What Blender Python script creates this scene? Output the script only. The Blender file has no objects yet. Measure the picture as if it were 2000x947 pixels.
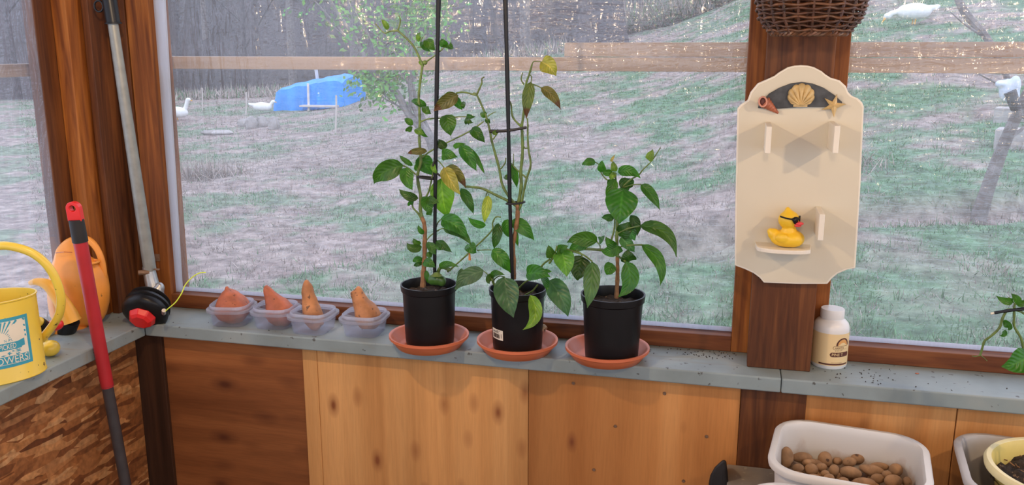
import bpy, bmesh, math, random
import numpy as np
from mathutils import Vector, Matrix, noise as mnoise
random.seed(7); rng = np.random.default_rng(7)
SC = bpy.context.scene; COL = SC.collection
PI = math.pi
# ---------------------------------------------------------------- camera
CAM = Vector((0, -2.32, 1.64)); FPX = 1680.0; PITCH = math.radians(12.6); YAW = math.radians(14.0)
cd = bpy.data.cameras.new('camera'); cam = bpy.data.objects.new('camera', cd); COL.objects.link(cam)
cam.location = CAM; cam.rotation_euler = (PI/2 - PITCH, 0, YAW)
cd.sensor_width = 36; cd.lens = FPX*36/2000; cd.clip_start = .05; cd.clip_end = 400
SC.camera = cam
# ---------------------------------------------------------------- view, world, lights
SC.view_settings.view_transform = 'Standard'; SC.view_settings.look = 'None'
SC.view_settings.exposure = 0.08; SC.view_settings.gamma = 1.0; SC.view_settings.use_curve_mapping = False
SC.cycles.max_bounces = 8; SC.cycles.transparent_max_bounces = 24; SC.cycles.diffuse_bounces = 3
SC.cycles.glossy_bounces = 3; SC.cycles.transmission_bounces = 6; SC.cycles.caustics_reflective = False
SC.cycles.caustics_refractive = False; SC.cycles.sample_clamp_indirect = 4.0
W = bpy.data.worlds.new('World'); SC.world = W; W.use_nodes = True
wn = W.node_tree; bg = wn.nodes['Background']
tc = wn.nodes.new('ShaderNodeTexCoord'); sp = wn.nodes.new('ShaderNodeSeparateXYZ'); rp = wn.nodes.new('ShaderNodeValToRGB')
wn.links.new(tc.outputs['Generated'], sp.inputs[0]); wn.links.new(sp.outputs['Z'], rp.inputs[0]); wn.links.new(rp.outputs[0], bg.inputs[0])
rp.color_ramp.elements[0].position = 0.0; rp.color_ramp.elements[0].color = (.60, .66, .80, 1)
rp.color_ramp.elements[1].position = .8; rp.color_ramp.elements[1].color = (.86, .93, 1.12, 1)
bg.inputs[1].default_value = 2.1
def lamp(name, loc, power, col, size):
    l = bpy.data.lights.new(name, 'POINT'); l.energy = power; l.color = col; l.shadow_soft_size = size
    o = bpy.data.objects.new(name, l); o.location = loc; COL.objects.link(o); return o
WARM = (1.0, .72, .45)
lamp('bulb_light', (-1.0, -1.05, 1.98), 26, WARM, .022)
lamp('bulb_light', (1.15, -1.05, 1.98), 26, WARM, .022)
lamp('bulb_light', (.1, -2.3, 2.1), 26, WARM, .05)

# ---------------------------------------------------------------- projection helpers (pixel of the 2000x947 photo -> point on a real plane)
_Fh = Vector((-math.sin(YAW), math.cos(YAW), 0)); _R = Vector((math.cos(YAW), math.sin(YAW), 0))
def ray(px, py):
    a = (px-1000)/FPX; b = -(py-473.5)/FPX
    return _R*a + _Fh*(math.cos(PITCH)+b*math.sin(PITCH)) + Vector((0, 0, -math.sin(PITCH)+b*math.cos(PITCH)))
def at(px, py, y):
    d = ray(px, py); return CAM + d*((y-CAM.y)/d.y)
def atx(px, py, x):
    d = ray(px, py); return CAM + d*((x-CAM.x)/d.x)
def atz(px, py, z):
    d = ray(px, py); return CAM + d*((z-CAM.z)/d.z)
def ppm(y, px=1000):            # pixels per metre on the plane y
    d = ray(px, 473); return FPX/((y-CAM.y)/d.y)

# ---------------------------------------------------------------- tagging
def tag(o, label=None, cat=None, group=None, kind=None):
    if label: o['label'] = label
    if cat: o['category'] = cat
    if group: o['group'] = group
    if kind: o['kind'] = kind
    return o
def empty(name, loc, rz=0):
    o = bpy.data.objects.new(name, None); o.location = loc; o.rotation_euler = (0, 0, rz); o.empty_display_size = .05
    COL.objects.link(o); return o
def wpos(o):
    return Matrix.LocRotScale(o.location, o.rotation_euler, o.scale) if o.parent is None else wpos(o.parent) @ Matrix.LocRotScale(o.location, o.rotation_euler, o.scale)
# ---------------------------------------------------------------- mesh builder
class MB:
    def __init__(s): s.v = []; s.f = []; s.uv = {}; s.col = {}
    def add(s, vs, fs, uvs=None, col=None):
        n = len(s.v); s.v.extend([tuple(v) for v in vs])
        for f in fs: s.f.append(tuple(i+n for i in f))
        if uvs is not None:
            for i, u in enumerate(uvs): s.uv[n+i] = u
        if col is not None:
            for i in range(len(vs)): s.col[n+i] = col
        return s
    def box(s, a, b):
        x0, y0, z0 = (min(a[i], b[i]) for i in range(3)); x1, y1, z1 = (max(a[i], b[i]) for i in range(3))
        return s.add([(x0,y0,z0),(x1,y0,z0),(x1,y1,z0),(x0,y1,z0),(x0,y0,z1),(x1,y0,z1),(x1,y1,z1),(x0,y1,z1)],
              [(0,3,2,1),(4,5,6,7),(0,1,5,4),(1,2,6,5),(2,3,7,6),(3,0,4,7)])
    def hexa(s, p):    # 8 corners, bottom ring then top ring
        return s.add(p, [(0,3,2,1),(4,5,6,7),(0,1,5,4),(1,2,6,5),(2,3,7,6),(3,0,4,7)])
    def tube(s, pts, rad, n=8, closed=False, cap=True, flat=1.0, uvs=False, col=None):
        pts = [Vector(p) for p in pts]; m = len(pts)
        if not hasattr(rad, '__len__'): rad = [rad]*m
        T = []
        for i in range(m):
            if closed: t = pts[(i+1)%m]-pts[i-1]
            else: t = pts[min(i+1,m-1)]-pts[max(i-1,0)]
            T.append(t.normalized() if t.length > 1e-9 else Vector((0,0,1)))
        ref = Vector((0,0,1)) if abs(T[0].z) < .9 else Vector((1,0,0))
        N = (ref - T[0]*ref.dot(T[0])).normalized(); vs = []
        for i in range(m):
            N = (N - T[i]*N.dot(T[i]))
            N = N.normalized() if N.length > 1e-6 else T[i].orthogonal().normalized()
            B = T[i].cross(N)
            for k in range(n):
                a = 2*PI*k/n; vs.append(pts[i] + (N*math.cos(a)*flat + B*math.sin(a))*rad[i])
        fs = []
        for i in range(m if closed else m-1):
            j = (i+1) % m
            for k in range(n):
                k2 = (k+1) % n; fs.append((i*n+k, i*n+k2, j*n+k2, j*n+k))
        if not closed and cap:
            fs.append(tuple(range(n-1, -1, -1))); fs.append(tuple((m-1)*n+k for k in range(n)))
        return s.add(vs, fs, col=col)
    def lathe(s, prof, n=32, c=(0,0,0), ax=1.0, ay=1.0, cap0=False, cap1=False):   # prof: (r, z)
        vs = []
        for r, z in prof:
            for k in range(n):
                a = 2*PI*k/n; vs.append((c[0]+r*ax*math.cos(a), c[1]+r*ay*math.sin(a), c[2]+z))
        fs = []
        for i in range(len(prof)-1):
            for k in range(n):
                k2 = (k+1) % n; fs.append((i*n+k, i*n+k2, (i+1)*n+k2, (i+1)*n+k))
        if cap0: fs.append(tuple(range(n-1, -1, -1)))
        if cap1: fs.append(tuple((len(prof)-1)*n+k for k in range(n)))
        return s.add(vs, fs)
    def rrect(s, prof, n=8, cap0=True, cap1=False, cx=0, cy=0, rot=0):   # prof: (half x, half y, corner r, z)
        vs = []; q = 4*(n+1)
        for hx, hy, r, z in prof:
            for (sx, sy, a0) in ((1,1,0),(-1,1,PI/2),(-1,-1,PI),(1,-1,1.5*PI)):
                for k in range(n+1):
                    a = a0 + PI/2*k/n; x = sx*(hx-r)+r*math.cos(a); y = sy*(hy-r)+r*math.sin(a)
                    vs.append((cx+x*math.cos(rot)-y*math.sin(rot), cy+x*math.sin(rot)+y*math.cos(rot), z))
        fs = []
        for i in range(len(prof)-1):
            for k in range(q):
                k2 = (k+1) % q; fs.append((i*q+k, i*q+k2, (i+1)*q+k2, (i+1)*q+k))
        if cap0: fs.append(tuple(range(q-1, -1, -1)))
        if cap1: fs.append(tuple((len(prof)-1)*q+k for k in range(q)))
        return s.add(vs, fs)
    def ell(s, c, r, rot=None, nu=20, nv=12):
        vs = []; M = rot or Matrix.Identity(3)
        for j in range(nv+1):
            t = PI*j/nv
            for i in range(nu):
                a = 2*PI*i/nu
                vs.append(Vector(c)+M@Vector((r[0]*math.sin(t)*math.cos(a), r[1]*math.sin(t)*math.sin(a), r[2]*math.cos(t))))
        fs = [(j*nu+i, (j+1)*nu+i, (j+1)*nu+(i+1)%nu, j*nu+(i+1)%nu) for j in range(nv) for i in range(nu)]
        return s.add(vs, fs)
    def prism(s, poly, y0, y1):        # poly of (x, z), extruded from y0 (front) to y1 (back)
        n = len(poly)
        vs = [(x, y0, z) for x, z in poly]+[(x, y1, z) for x, z in poly]
        fs = [tuple(range(n)), tuple(range(2*n-1, n-1, -1))]+[(i, i+n, (i+1)%n+n, (i+1)%n) for i in range(n)]
        return s.add(vs, fs)
    def build(s, name, mat, parent=None, smooth=False, bevel=0, seg=2, world=True, subsurf=0, solid=0, auto=None, weld=0):
        me = bpy.data.meshes.new(name); me.from_pydata(s.v, [], s.f); me.validate(clean_customdata=False); me.update()
        if s.uv:
            ul = me.uv_layers.new(name='UVMap')
            for lp in me.loops: ul.data[lp.index].uv = s.uv.get(lp.vertex_index, (0,0))
        if s.col:
            ca = me.color_attributes.new('Col', 'FLOAT_COLOR', 'POINT')
            for i in range(len(me.vertices)): c = s.col.get(i, (1,1,1)); ca.data[i].color = (c[0], c[1], c[2], 1)
        bm = bmesh.new(); bm.from_mesh(me)
        if weld: bmesh.ops.remove_doubles(bm, verts=bm.verts, dist=weld)
        if not s.uv and solid == 0: bmesh.ops.recalc_face_normals(bm, faces=bm.faces)
        bm.to_mesh(me); bm.free()
        me.materials.append(mat)
        o = bpy.data.objects.new(name, me); COL.objects.link(o)
        if parent is not None:
            o.parent = parent
            if world: me.transform(wpos(parent).inverted())
        if smooth:
            me.shade_smooth()
            if auto or bevel == 0 and auto is None:
                try: me.set_sharp_from_angle(angle=math.radians(auto or 50))
                except Exception: pass
        if solid: m = o.modifiers.new('s', 'SOLIDIFY'); m.thickness = solid; m.offset = 0
        if bevel: m = o.modifiers.new('b', 'BEVEL'); m.width = bevel; m.segments = seg; m.limit_method = 'ANGLE'; m.angle_limit = math.radians(40)
        if subsurf: m = o.modifiers.new('ss', 'SUBSURF'); m.levels = subsurf; m.render_levels = subsurf
        return o
def blob(name, mat, parts, voxel, parent=None, smooth=4, wrinkle=0):    # union of ellipsoids fused into one skin
    b = MB()
    for p in parts: b.ell(p[0], p[1], p[2] if len(p) > 2 else None)
    o = b.build(name, mat, parent, smooth=True)
    m = o.modifiers.new('r', 'REMESH'); m.mode = 'VOXEL'; m.voxel_size = voxel; m.use_smooth_shade = True
    if smooth: m = o.modifiers.new('sm', 'SMOOTH'); m.factor = .5; m.iterations = smooth
    return o
def spline(pts, k=6):     # Catmull-Rom through the points
    P = [Vector(p) for p in pts]; out = []
    for i in range(len(P)-1):
        a = P[max(i-1, 0)]; b = P[i]; c = P[i+1]; d = P[min(i+2, len(P)-1)]
        for j in range(k):
            t = j/k; out.append(.5*((2*b)+(c-a)*t+(2*a-5*b+4*c-d)*t*t+(-a+3*b-3*c+d)*t**3))
    out.append(P[-1]); return out
def lerpl(vals, n):
    xs = np.linspace(0, len(vals)-1, n); return list(np.interp(xs, range(len(vals)), vals))

# ---------------------------------------------------------------- materials
def newmat(name):
    m = bpy.data.materials.new(name); m.use_nodes = True; return m, m.node_tree, m.node_tree.nodes['Principled BSDF']
def N(nt, t, **kw):
    n = nt.nodes.new(t)
    for k, v in kw.items():
        if k.startswith('i_'):
            key = k[2:]; key = int(key) if key.isdigit() else key.replace('_', ' ')
            n.inputs[key].default_value = v
        else: setattr(n, k, v)
    return n
def L(nt, a, b): nt.links.new(a, b)
def ramp(nt, stops, src=None):
    r = N(nt, 'ShaderNodeValToRGB'); e = r.color_ramp.elements
    while len(e) < len(stops): e.new(.5)
    for i, (p, c) in enumerate(stops):
        e[i].position = p; e[i].color = (c[0], c[1], c[2], 1) if hasattr(c, '__len__') else (c, c, c, 1)
    if src is not None: L(nt, src, r.inputs[0])
    return r
def coords(nt, scale=(1,1,1), rot=(0,0,0), out='Object'):
    t = N(nt, 'ShaderNodeTexCoord'); mp = N(nt, 'ShaderNodeMapping'); mp.inputs['Scale'].default_value = scale; mp.inputs['Rotation'].default_value = rot
    L(nt, t.outputs[out], mp.inputs[0]); return mp.outputs[0]
def mix(nt, fac, a, b, mode='MIX'):
    m = N(nt, 'ShaderNodeMix', data_type='RGBA', blend_type=mode)
    if hasattr(fac, 'is_linked'): L(nt, fac, m.inputs[0])
    else: m.inputs[0].default_value = fac
    for s, q in ((a, 6), (b, 7)):
        if hasattr(s, 'is_linked'): L(nt, s, m.inputs[q])
        else: m.inputs[q].default_value = (s[0], s[1], s[2], 1)
    return m.outputs[2]
def bump(nt, h, b, strength=.3, dist=.002):
    n = N(nt, 'ShaderNodeBump'); n.inputs['Strength'].default_value = strength; n.inputs['Distance'].default_value = dist
    L(nt, h, n.inputs['Height']); L(nt, n.outputs[0], b.inputs['Normal']); return n
def plain(name, col, rough=.5, var=.12, scale=30, spec=.5, speck=None, metal=0, bumpd=0, coat=0):
    m, nt, b = newmat(name); v = coords(nt)
    n = N(nt, 'ShaderNodeTexNoise', i_Scale=scale, i_Detail=5.0); L(nt, v, n.inputs[0])
    r = ramp(nt, [(.3, [c*(1-var) for c in col]), (.7, [min(1, c*(1+var)) for c in col])], n.outputs[0]); out = r.outputs[0]
    if speck:
        n2 = N(nt, 'ShaderNodeTexNoise', i_Scale=speck[1], i_Detail=2.0); L(nt, v, n2.inputs[0])
        r2 = ramp(nt, [(speck[2], 0), (speck[2]+.03, 1)], n2.outputs[0]); out = mix(nt, r2.outputs[0], out, speck[0])
    L(nt, out, b.inputs['Base Color']); b.inputs['Roughness'].default_value = rough; b.inputs['Metallic'].default_value = metal
    b.inputs['Specular IOR Level'].default_value = spec; b.inputs['Coat Weight'].default_value = coat
    if bumpd: bump(nt, n.outputs[0], b, .5, bumpd)
    return m
def wood(name, dark, mid, light, axis='z', rings=34, rough=.55, knots=0.0, fine=220, kn=(.09,.03,.012), kscale=8, wave=.55):
    m, nt, b = newmat(name)
    s = {'z': (1,1,.06), 'x': (.06,1,1), 'y': (1,.06,1)}[axis]
    v = coords(nt, s)
    n0 = N(nt, 'ShaderNodeTexNoise', i_Scale=rings*.35, i_Detail=3.0); L(nt, v, n0.inputs[0])
    w = N(nt, 'ShaderNodeTexNoise', i_Scale=rings, i_Detail=6.0, i_Distortion=1.2); L(nt, v, w.inputs[0])
    fnn = N(nt, 'ShaderNodeTexNoise', i_Scale=fine, i_Detail=4.0); L(nt, v, fnn.inputs[0])
    r = ramp(nt, [(.32, dark), (.5, mid), (.66, light)], w.outputs[0])
    r0 = ramp(nt, [(.35, (.75,.75,.75)), (.65, (1.12,1.12,1.12))], n0.outputs[0])
    c = mix(nt, 1.0, r.outputs[0], r0.outputs[0], 'MULTIPLY')
    rf = ramp(nt, [(.35, (.78,.78,.78)), (.6, (1.05,1.05,1.05))], fnn.outputs[0]); c = mix(nt, wave, c, mix(nt, 1.0, c, rf.outputs[0], 'MULTIPLY'))
    if knots:
        ks = {'z': (1,1,.5), 'x': (.5,1,1), 'y': (1,.5,1)}[axis]
        kv = coords(nt, ks); vo = N(nt, 'ShaderNodeTexVoronoi', i_Scale=kscale, i_Randomness=.9); L(nt, kv, vo.inputs[0])
        kr = ramp(nt, [(knots*.35, 1), (knots, .45), (knots*2.0, 0)], vo.outputs['Distance']); c = mix(nt, kr.outputs[0], c, kn)
    L(nt, c, b.inputs['Base Color']); b.inputs['Roughness'].default_value = rough; b.inputs['Specular IOR Level'].default_value = .3
    bump(nt, fnn.outputs[0], b, .25, .001); return m
M = {}
M['stain'] = wood('stained_wood', (.15,.042,.009), (.28,.088,.017), (.40,.14,.026))
M['stain_dark'] = wood('dark_stained_wood', (.065,.022,.009), (.12,.040,.013), (.18,.064,.019))
M['stain_x'] = wood('stained_rail_wood', (.10,.03,.011), (.17,.052,.016), (.23,.078,.024), axis='x')
M['stain_y'] = wood('stained_side_rail_wood', (.10,.03,.011), (.17,.052,.016), (.23,.078,.024), axis='y')
M['post_dark'] = wood('dark_post_wood', (.035,.016,.009), (.06,.026,.014), (.085,.036,.018), rings=20)
M['ply_red'] = wood('red_plywood', (.22,.072,.022), (.33,.115,.036), (.42,.155,.05), axis='x', rings=7, knots=.19, kscale=13, kn=(.09,.026,.01))
M['ply_light'] = wood('light_plywood', (.50,.225,.070), (.62,.30,.10), (.70,.36,.13), rings=9, knots=.14, kscale=13, kn=(.24,.075,.024), wave=.3)
M['ply_orange'] = wood('orange_plywood', (.44,.17,.045), (.58,.25,.075), (.69,.34,.12), rings=4, knots=.09, kscale=10, kn=(.20,.06,.02), wave=.3)
M['purlin'] = wood('raw_lumber', (.46,.32,.20), (.56,.41,.27), (.64,.49,.34), axis='x', rings=14, knots=.03, kscale=5, kn=(.2,.1,.06), wave=.3)
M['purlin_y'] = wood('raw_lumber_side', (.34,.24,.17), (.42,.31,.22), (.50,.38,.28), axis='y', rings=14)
def osb():
    m, nt, b = newmat('osb_strands'); cs = []
    for k, (rot, sc) in enumerate((((.5,0,0),(1,4,17)), ((-.9,0,0),(1,4,15)), ((.1,0,0),(1,5,22)))):
        v = coords(nt, sc, rot); vo = N(nt, 'ShaderNodeTexVoronoi', i_Scale=2.7, i_Randomness=1.0); L(nt, v, vo.inputs[0])
        s = N(nt, 'ShaderNodeSeparateColor'); L(nt, vo.outputs['Color'], s.inputs[0]); cs.append(s)
    c0 = ramp(nt, [(0, (.16,.05,.014)), (.45, (.34,.125,.036)), (.85, (.46,.20,.066)), (1, (.60,.33,.14))], cs[0].outputs[0])
    c1 = ramp(nt, [(0, (.16,.05,.015)), (.5, (.38,.15,.048)), (1, (.62,.31,.12))], cs[1].outputs[0])
    c2 = ramp(nt, [(0, (.13,.04,.012)), (.6, (.34,.13,.04)), (1, (.58,.32,.14))], cs[2].outputs[0])
    f1 = ramp(nt, [(.5, 0), (.52, 1)], cs[1].outputs[1]); f2 = ramp(nt, [(.66, 0), (.68, 1)], cs[2].outputs[1])
    c = mix(nt, f1.outputs[0], c0.outputs[0], c1.outputs[0]); c = mix(nt, f2.outputs[0], c, c2.outputs[0])
    v = coords(nt, (1,1,1)); n = N(nt, 'ShaderNodeTexNoise', i_Scale=60.0, i_Detail=5.0); L(nt, v, n.inputs[0])
    r = ramp(nt, [(.3, (.6,.6,.6)), (.65, (1.1,1.1,1.1))], n.outputs[0]); c = mix(nt, 1.0, c, r.outputs[0], 'MULTIPLY')
    L(nt, c, b.inputs['Base Color']); b.inputs['Roughness'].default_value = .6; bump(nt, cs[0].outputs[2], b, .4, .001); return m
M['osb'] = osb()
def painted():
    m, nt, b = newmat('grey_blue_paint'); v = coords(nt)
    n = N(nt, 'ShaderNodeTexNoise', i_Scale=6.0, i_Detail=6.0); L(nt, v, n.inputs[0])
    c = ramp(nt, [(.3, (.20,.24,.235)), (.55, (.265,.32,.32)), (.75, (.35,.375,.345))], n.outputs[0]).outputs[0]
    n2 = N(nt, 'ShaderNodeTexNoise', i_Scale=55.0, i_Detail=3.0); L(nt, v, n2.inputs[0])
    c = mix(nt, ramp(nt, [(.67, 0), (.72, .8)], n2.outputs[0]).outputs[0], c, (.055,.045,.035))
    n3 = N(nt, 'ShaderNodeTexNoise', i_Scale=9.0, i_Detail=5.0, i_Distortion=1.0); L(nt, coords(nt, (.5,2,2)), n3.inputs[0])
    c = mix(nt, ramp(nt, [(.58, 0), (.75, .55)], n3.outputs[0]).outputs[0], c, (.24,.22,.15))
    L(nt, c, b.inputs['Base Color']); b.inputs['Roughness'].default_value = .5; bump(nt, n2.outputs[0], b, .2, .001); return m
M['paint'] = painted()
def film(name, haze=.25, rough=.12, tint=(.95,.96,1), bs=.35, gloss=.05, sc=(9,9,2.2), ridges=False):
    m, nt, b = newmat(name); nt.nodes.remove(b); out = nt.nodes['Material Output']
    v = coords(nt, sc); n = N(nt, 'ShaderNodeTexNoise', i_Scale=3.0, i_Detail=4.0, i_Distortion=.8); L(nt, v, n.inputs[0])
    v2 = coords(nt, (30, 30, 1.2)); n2 = N(nt, 'ShaderNodeTexNoise', i_Scale=6.0, i_Detail=3.0); L(nt, v2, n2.inputs[0])
    ad = N(nt, 'ShaderNodeMath', operation='ADD'); L(nt, n.outputs[0], ad.inputs[0])
    ml = N(nt, 'ShaderNodeMath', operation='MULTIPLY', i_1=.25); L(nt, n2.outputs[0], ml.inputs[0]); L(nt, ml.outputs[0], ad.inputs[1])
    bp = N(nt, 'ShaderNodeBump', i_Strength=bs, i_Distance=.05); L(nt, ad.outputs[0], bp.inputs['Height'])
    if ridges:
        n3 = N(nt, 'ShaderNodeTexNoise', i_Scale=1.0, i_Detail=3.0, i_Distortion=1.5); L(nt, coords(nt, (6, 6, 34)), n3.inputs[0])
        m3 = N(nt, 'ShaderNodeMath', operation='MULTIPLY_ADD', i_1=.30); L(nt, n3.outputs[0], m3.inputs[0]); L(nt, n.outputs[0], m3.inputs[2]); L(nt, m3.outputs[0], bp.inputs['Height'])
    tr = N(nt, 'ShaderNodeBsdfTransparent'); tr.inputs[0].default_value = (*tint, 1)
    tl = N(nt, 'ShaderNodeBsdfTranslucent'); tl.inputs[0].default_value = (.82,.86,.95,1)
    df = N(nt, 'ShaderNodeBsdfDiffuse'); df.inputs[0].default_value = (.8,.82,.86,1)
    mx = N(nt, 'ShaderNodeMixShader', i_0=.25); L(nt, tl.outputs[0], mx.inputs[1]); L(nt, df.outputs[0], mx.inputs[2])
    hz = N(nt, 'ShaderNodeMapRange'); hz.inputs['From Min'].default_value = .3; hz.inputs['From Max'].default_value = .75
    hz.inputs['To Min'].default_value = haze*.85; hz.inputs['To Max'].default_value = haze*1.3; nh = N(nt, 'ShaderNodeTexNoise', i_Scale=2.2, i_Detail=4.0, i_Distortion=.5); L(nt, coords(nt, (1.6,1.6,.7)), nh.inputs[0]); mh = N(nt, 'ShaderNodeMath', operation='MULTIPLY_ADD', i_1=.22, i_2=0.0); L(nt, n2.outputs[0], mh.inputs[0]); ms = N(nt, 'ShaderNodeMath', operation='MULTIPLY_ADD', i_1=.8); L(nt, nh.outputs[0], ms.inputs[0]); L(nt, mh.outputs[0], ms.inputs[2]); L(nt, ms.outputs[0], hz.inputs['Value'])
    m1 = N(nt, 'ShaderNodeMixShader'); L(nt, hz.outputs[0], m1.inputs[0]); L(nt, tr.outputs[0], m1.inputs[1]); L(nt, mx.outputs[0], m1.inputs[2])
    gl = N(nt, 'ShaderNodeBsdfGlossy', i_Roughness=rough); L(nt, bp.outputs[0], gl.inputs['Normal'])
    m2 = N(nt, 'ShaderNodeMixShader', i_0=gloss); L(nt, m1.outputs[0], m2.inputs[1]); L(nt, gl.outputs[0], m2.inputs[2])
    L(nt, m2.outputs[0], out.inputs[0]); return m
M['film'] = film('greenhouse_film', haze=.14, rough=.11, bs=.35, gloss=.07, ridges=True)
M['film_thick'] = film('folded_film', haze=.8, rough=.3, gloss=.06)
M['tubplastic'] = film('frosted_plastic', haze=.15, rough=.15, tint=(.97,.97,1), bs=.05, gloss=.07, sc=(3,3,3))
M['lidplastic'] = film('frosted_lid_plastic', haze=.38, rough=.2, tint=(.97,.97,1), bs=.05, gloss=.07, sc=(3,3,3))
M['blackplastic'] = plain('black_plastic', (.008,.008,.009), .36, .2, 12, spec=.3)
M['blackmatte'] = plain('black_rubber', (.014,.012,.012), .6, .2, 30)
M['terracotta'] = plain('terracotta_plastic', (.60,.155,.065), .42, .08, 14)
M['soil'] = plain('soil', (.035,.022,.014), .95, .6, 120, bumpd=.008, speck=((.22,.14,.08), 90, .66))
M['stem'] = plain('green_stem', (.11,.17,.035), .5, .35, 60)
M['bark'] = plain('woody_stem', (.26,.13,.055), .7, .3, 90, bumpd=.002)
M['silver'] = plain('brushed_metal', (.42,.42,.41), .38, .12, 40, metal=.75)
M['greypaint'] = plain('grey_metal', (.27,.275,.25), .45, .12, 40, metal=.35)
M['rust'] = plain('rusty_metal', (.22,.13,.08), .6, .4, 60, metal=.4)
M['red'] = plain('red_plastic', (.72,.02,.02), .35, .06, 20)
M['redpole'] = plain('red_pole_paint', (.42,.020,.028), .4, .12, 14)
M['greypole'] = plain('grey_pole_paint', (.065,.062,.068), .45, .15, 30)
M['lime'] = plain('lime_line', (.72,.85,.06), .4, .05, 30)
M['yellowcan'] = plain('yellow_enamel', (.80,.58,.07), .35, .07, 9, speck=((.08,.05,.02), 75, .70), coat=.2)
M['orangecan'] = plain('orange_plastic', (.80,.30,.045), .42, .14, 11, speck=((.22,.10,.03), 60, .74))
M['orangelight'] = plain('yellow_orange_plastic', (.80,.40,.05), .42, .10, 14, speck=((.22,.12,.03), 60, .74))
M['teal'] = plain('teal_print', (.045,.33,.45), .5, .06, 20)
M['cream'] = plain('cream_print', (.78,.72,.58), .5, .05, 20)
M['board'] = plain('cream_paint', (.66,.60,.46), .42, .035, 5, speck=((.16,.11,.06), 26, .80))
M['boardedge'] = plain('pale_cream_paint_highlight', (.80,.74,.62), .45, .04, 12, speck=((.2,.14,.08), 60, .76))  # pale paint of pegs and shelf; also the board rim's painted highlight
M['slate'] = plain('slate_panel', (.055,.06,.065), .6, .35, 60)
M['shell'] = plain('gold_shell', (.62,.44,.19), .45, .2, 60)
M['conch'] = plain('rust_shell', (.42,.13,.065), .4, .3, 50)
M['duck'] = plain('duck_yellow', (.88,.55,.03), .42, .05, 20, speck=((.3,.12,.02), 70, .76))
M['beak'] = plain('beak_red', (.80,.07,.09), .35, .05, 20)
M['white'] = plain('white_plastic', (.78,.77,.74), .32, .03, 10)
M['whitetub'] = plain('white_tub', (.70,.68,.65), .38, .03, 10)
M['greytub'] = plain('grey_white_tub', (.46,.44,.42), .45, .06, 10)
M['dirtytub'] = None
M['labelcream'] = plain('label_cream', (.80,.60,.31), .45, .03, 10)
M['brownink'] = plain('brown_ink', (.10,.028,.015), .5, .1, 20)
M['ink'] = plain('black_ink', (.02,.018,.016), .5, .1, 20)
M['yellowpot'] = plain('yellow_pot', (.72,.56,.16), .45, .08, 12)
M['potrim'] = plain('pale_yellow_rim', (.80,.70,.38), .45, .08, 12)
M['potato'] = plain('potato_skin', (.33,.19,.095), .8, .3, 45, bumpd=.002, speck=((.10,.05,.03), 40, .68))
M['sweet'] = plain('sweet_potato_skin', (.42,.115,.050), .6, .35, 28, bumpd=.003, speck=((.20,.06,.03), 90, .66))
M['sweet2'] = plain('pale_sweet_potato_skin', (.46,.19,.07), .65, .35, 24, bumpd=.003, speck=((.20,.09,.04), 75, .64))
M['grey_top'] = plain('grey_tabletop', (.30,.275,.23), .6, .18, 14, speck=((.42,.38,.3), 60, .66))
M['wicker'] = plain('wicker', (.075,.030,.015), .42, .55, 60)
M['wicker2'] = plain('light_wicker', (.13,.055,.025), .42, .5, 60)
M['tarp'] = plain('blue_tarp', (.02,.30,.86), .4, .18, 3)
M['feather'] = plain('white_feathers', (.86,.86,.84), .8, .05, 12)
M['rock'] = plain('grey_rock', (.34,.31,.29), .9, .3, 5)
M['concrete'] = plain('concrete', (.42,.39,.37), .9, .15, 6)
M['rawstick'] = plain('bleached_wood', (.62,.55,.5), .8, .15, 6)
M['bag'] = plain('white_bag', (.62,.70,.80), .4, .1, 8)
M['treebark'] = plain('tree_bark', (.095,.080,.085), .9, .4, 9, bumpd=.03)
M['treebark2'] = plain('smooth_tree_bark', (.20,.175,.165), .85, .35, 14, bumpd=.01)
M['forest'] = plain('leaf_litter', (.085,.068,.064), .95, .45, .9)
def dirtytub():
    m, nt, b = newmat('soiled_white_tub'); v = coords(nt); s = N(nt, 'ShaderNodeSeparateXYZ'); L(nt, v, s.inputs[0])
    n = N(nt, 'ShaderNodeTexNoise', i_Scale=28.0, i_Detail=5.0); L(nt, coords(nt, (1,1,.6)), n.inputs[0])
    a = N(nt, 'ShaderNodeMapRange'); a.inputs['From Min'].default_value = .13; a.inputs['From Max'].default_value = .05
    a.inputs['To Min'].default_value = -.2; a.inputs['To Max'].default_value = .28; L(nt, s.outputs['Z'], a.inputs['Value'])
    ad = N(nt, 'ShaderNodeMath', operation='ADD'); L(nt, n.outputs[0], ad.inputs[0]); L(nt, a.outputs[0], ad.inputs[1])
    r = ramp(nt, [(.52, 0), (.9, .75)], ad.outputs[0]); c = mix(nt, r.outputs[0], (.70,.68,.64), (.42,.22,.09))
    L(nt, c, b.inputs['Base Color']); b.inputs['Roughness'].default_value = .4; return m
M['dirtytub'] = dirtytub()
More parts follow.
